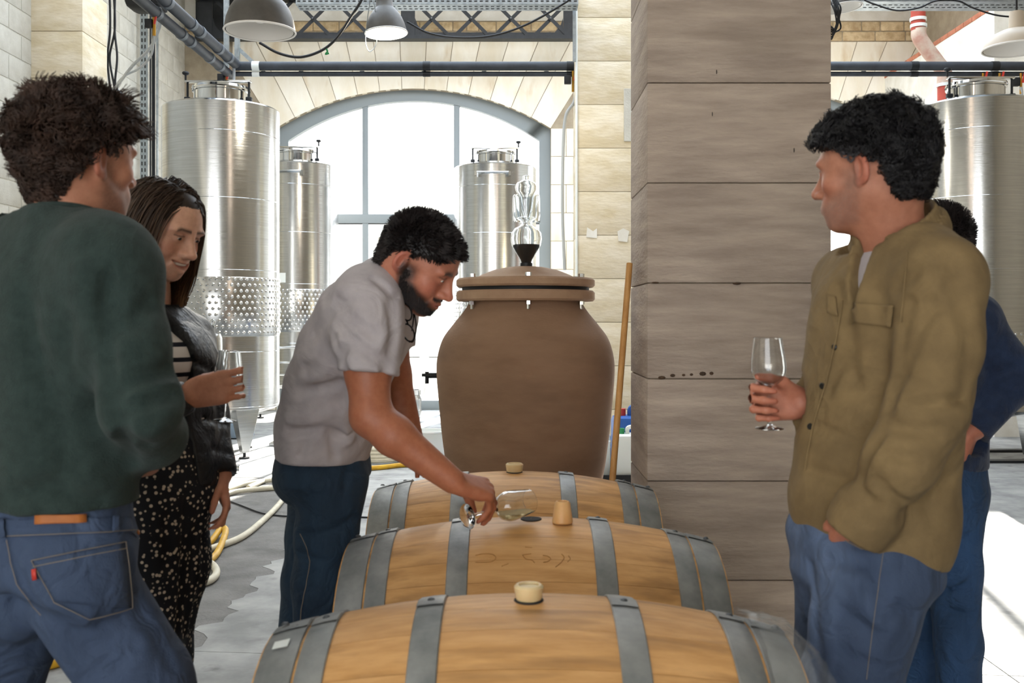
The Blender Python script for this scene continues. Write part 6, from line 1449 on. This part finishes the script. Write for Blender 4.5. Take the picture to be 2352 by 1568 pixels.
    folds = [([(2000, 1300), (2030, 1360)], .014, .006), ([(1900, 1290), (1990, 1300)], .014, .005), ([(2060, 1400), (2100, 1420)], .016, .008), ([(1990, 1380), (2010, 1430)], .014, -.005), ([(1860, 1300), (1870, 1400), (1880, 1568)], .014, .008), ([(1930, 1400), (1990, 1440)], .016, .005), ([(1940, 1500), (2020, 1540)], .016, .005)]
    lo, hi = bounds([Hl, Hr, K, An, K2, An2, P(1985, 1150, 1.97)], .17); o = garment('jeans', p, M_denim, lo, hi, .0078, jn, folds, (.002, 20)); t = TREES[o.name]; button(o, t, 2025, 1248, .005, M_patch, 'rivet')
    seamline('side_seam', o, t, [(2030, 1260), (2010, 1400), (1990, 1560)], M_stitch, .0006, .001); seamline('pocket_edge', o, t, [(1930, 1235), (1980, 1262), (2022, 1256)], M_stitch, .0011, .003); shoe(p, An, f); shoe(p, An2, f)
    make_glass('wine_glass', gb, gt - gb, (gt - gb).length, 'empty stemmed glass in the hand of the olive shirted man')
man_olive()

# ------------------------------------------------------------------ 5: person half hidden behind him
def person_navy():
    f = np.array([-.9, .44, 0]); l = np.array([-.44, -.9, 0]); p = empty('person', (*P(2170, 0, 2.82).xy, 0), 'person in navy sweater and blue jeans, hand on hip, half hidden behind the olive shirt', 'person')
    xf = Xf(P(2135, 570, 2.8), (-.88, .45, -.1), (0, 0, 1), 1.0); nb = xf.inv(P(2160, 690, 2.82)); V, F = head_mesh(nb, .055); C = head_cols(V, '#c08468', brow='#241a16'); C[(scalp(V, .062, .004, -.075, .026) > .003) & (np.abs(V[:, 0]) < .0755)] = lin('#1d1517'); skin = '#b0705a'
    S, E, W = P(2238, 735, 2.74), P(2338, 868, 2.70), P(2238, 985, 2.70); B2, C2, D2 = P(2080, 740, 2.9), P(2050, 900, 2.95), P(2040, 1050, 2.9)
    A = limb_skin(.005, [E, W], [.04, .03], dict(wrist=W, d=P(2215, 1050, 2.70) - W, n=(-.8, .5, 0), right=False, curls=[(.2, .4, .3)] * 4, thumb=((.8, .4, .3), (1, .1, .2), (1, 0, .1)), sc=.95), .02)
    B = limb_skin(.007, [C2, D2], [.04, .03], dict(wrist=D2, d=(0, 0, -1), n=(1, 0, 0), right=True, curls=[(.2, .4, .3)] * 4, thumb=((.8, .4, .3), (1, .1, .2), (1, 0, .1)), sc=.95), .02)
    skin_body(p, [(xf(V), F, C), (A[0], A[1], flat(A[0], skin)), (B[0], B[1], flat(B[0], skin))]); h = hair_short(V, top=.022, N=3600); np_mesh('hair', xf(h[0]), h[1], M_hair_n, p); eyes(p, xf, '#2b1d14')
    def sw(v):
        v.chain([P(2165, 1060, 2.82), P(2165, 950, 2.82), P(2165, 850, 2.82), P(2165, 760, 2.82), P(2160, 700, 2.82)], [(.165, .12), (.16, .115), (.175, .12), (.16, .1), (.07, .07)], .04, l); v.chain([P(2160, 710, 2.82), S], [.06, .066], .05); v.chain([P(2160, 710, 2.82), B2], [.06, .066], .05)
        v.chain([S, E, W], [.066, .058, .044], .03); v.chain([B2, C2, D2], [.066, .056, .042], .03); v.plane(P(2165, 1070, 2.82), (0, 0, -1)); v.cutlocal(W, W - E, .07); v.cutlocal(D2, D2 - C2, .07)
    lo, hi = bounds([S, E, W, D2, P(2165, 1080, 2.82), P(2160, 670, 2.82)], .2); garment('navy_sweater', p, M_navy, lo, hi, .008, sw, [([(2280, 860), (2330, 840)], .014, .007), ([(2290, 900), (2340, 900)], .014, .007), ([(2260, 930), (2300, 960)], .012, .006)], (.003, 18))
    Hl, Hr = P(2180, 1150, 2.76), P(2150, 1150, 2.88); K, An = P(2202, 1480, 2.72), P(2205, 1810, 2.76); K2, An2 = P(2120, 1480, 2.92), P(2110, 1770, 2.95)
    def jn(v):
        v.chain([P(2165, 1050, 2.82), P(2165, 1120, 2.82)], [(.16, .112), (.17, .125)], .03, l); v.chain([Hl, P(2190, 1300, 2.74), K, An], [.095, .072, .060, .056], .025); v.chain([Hr, K2, An2], [.095, .07, .056], .025); v.plane(P(2165, 1045, 2.82), (0, 0, 1)); v.plane((0, 0, .06), (0, 0, -1))
    lo, hi = bounds([Hl, Hr, K, An, K2, An2, P(2165, 1040, 2.82)], .18); garment('jeans', p, M_denim_l, lo, hi, .008, jn, [([(2160, 1360), (2225, 1340)], .012, .006), ([(2165, 1400), (2230, 1410)], .012, .006), ([(2180, 1250), (2230, 1230)], .014, .006)], (.002, 22)); shoe(p, An, f); shoe(p, An2, f)
person_navy()
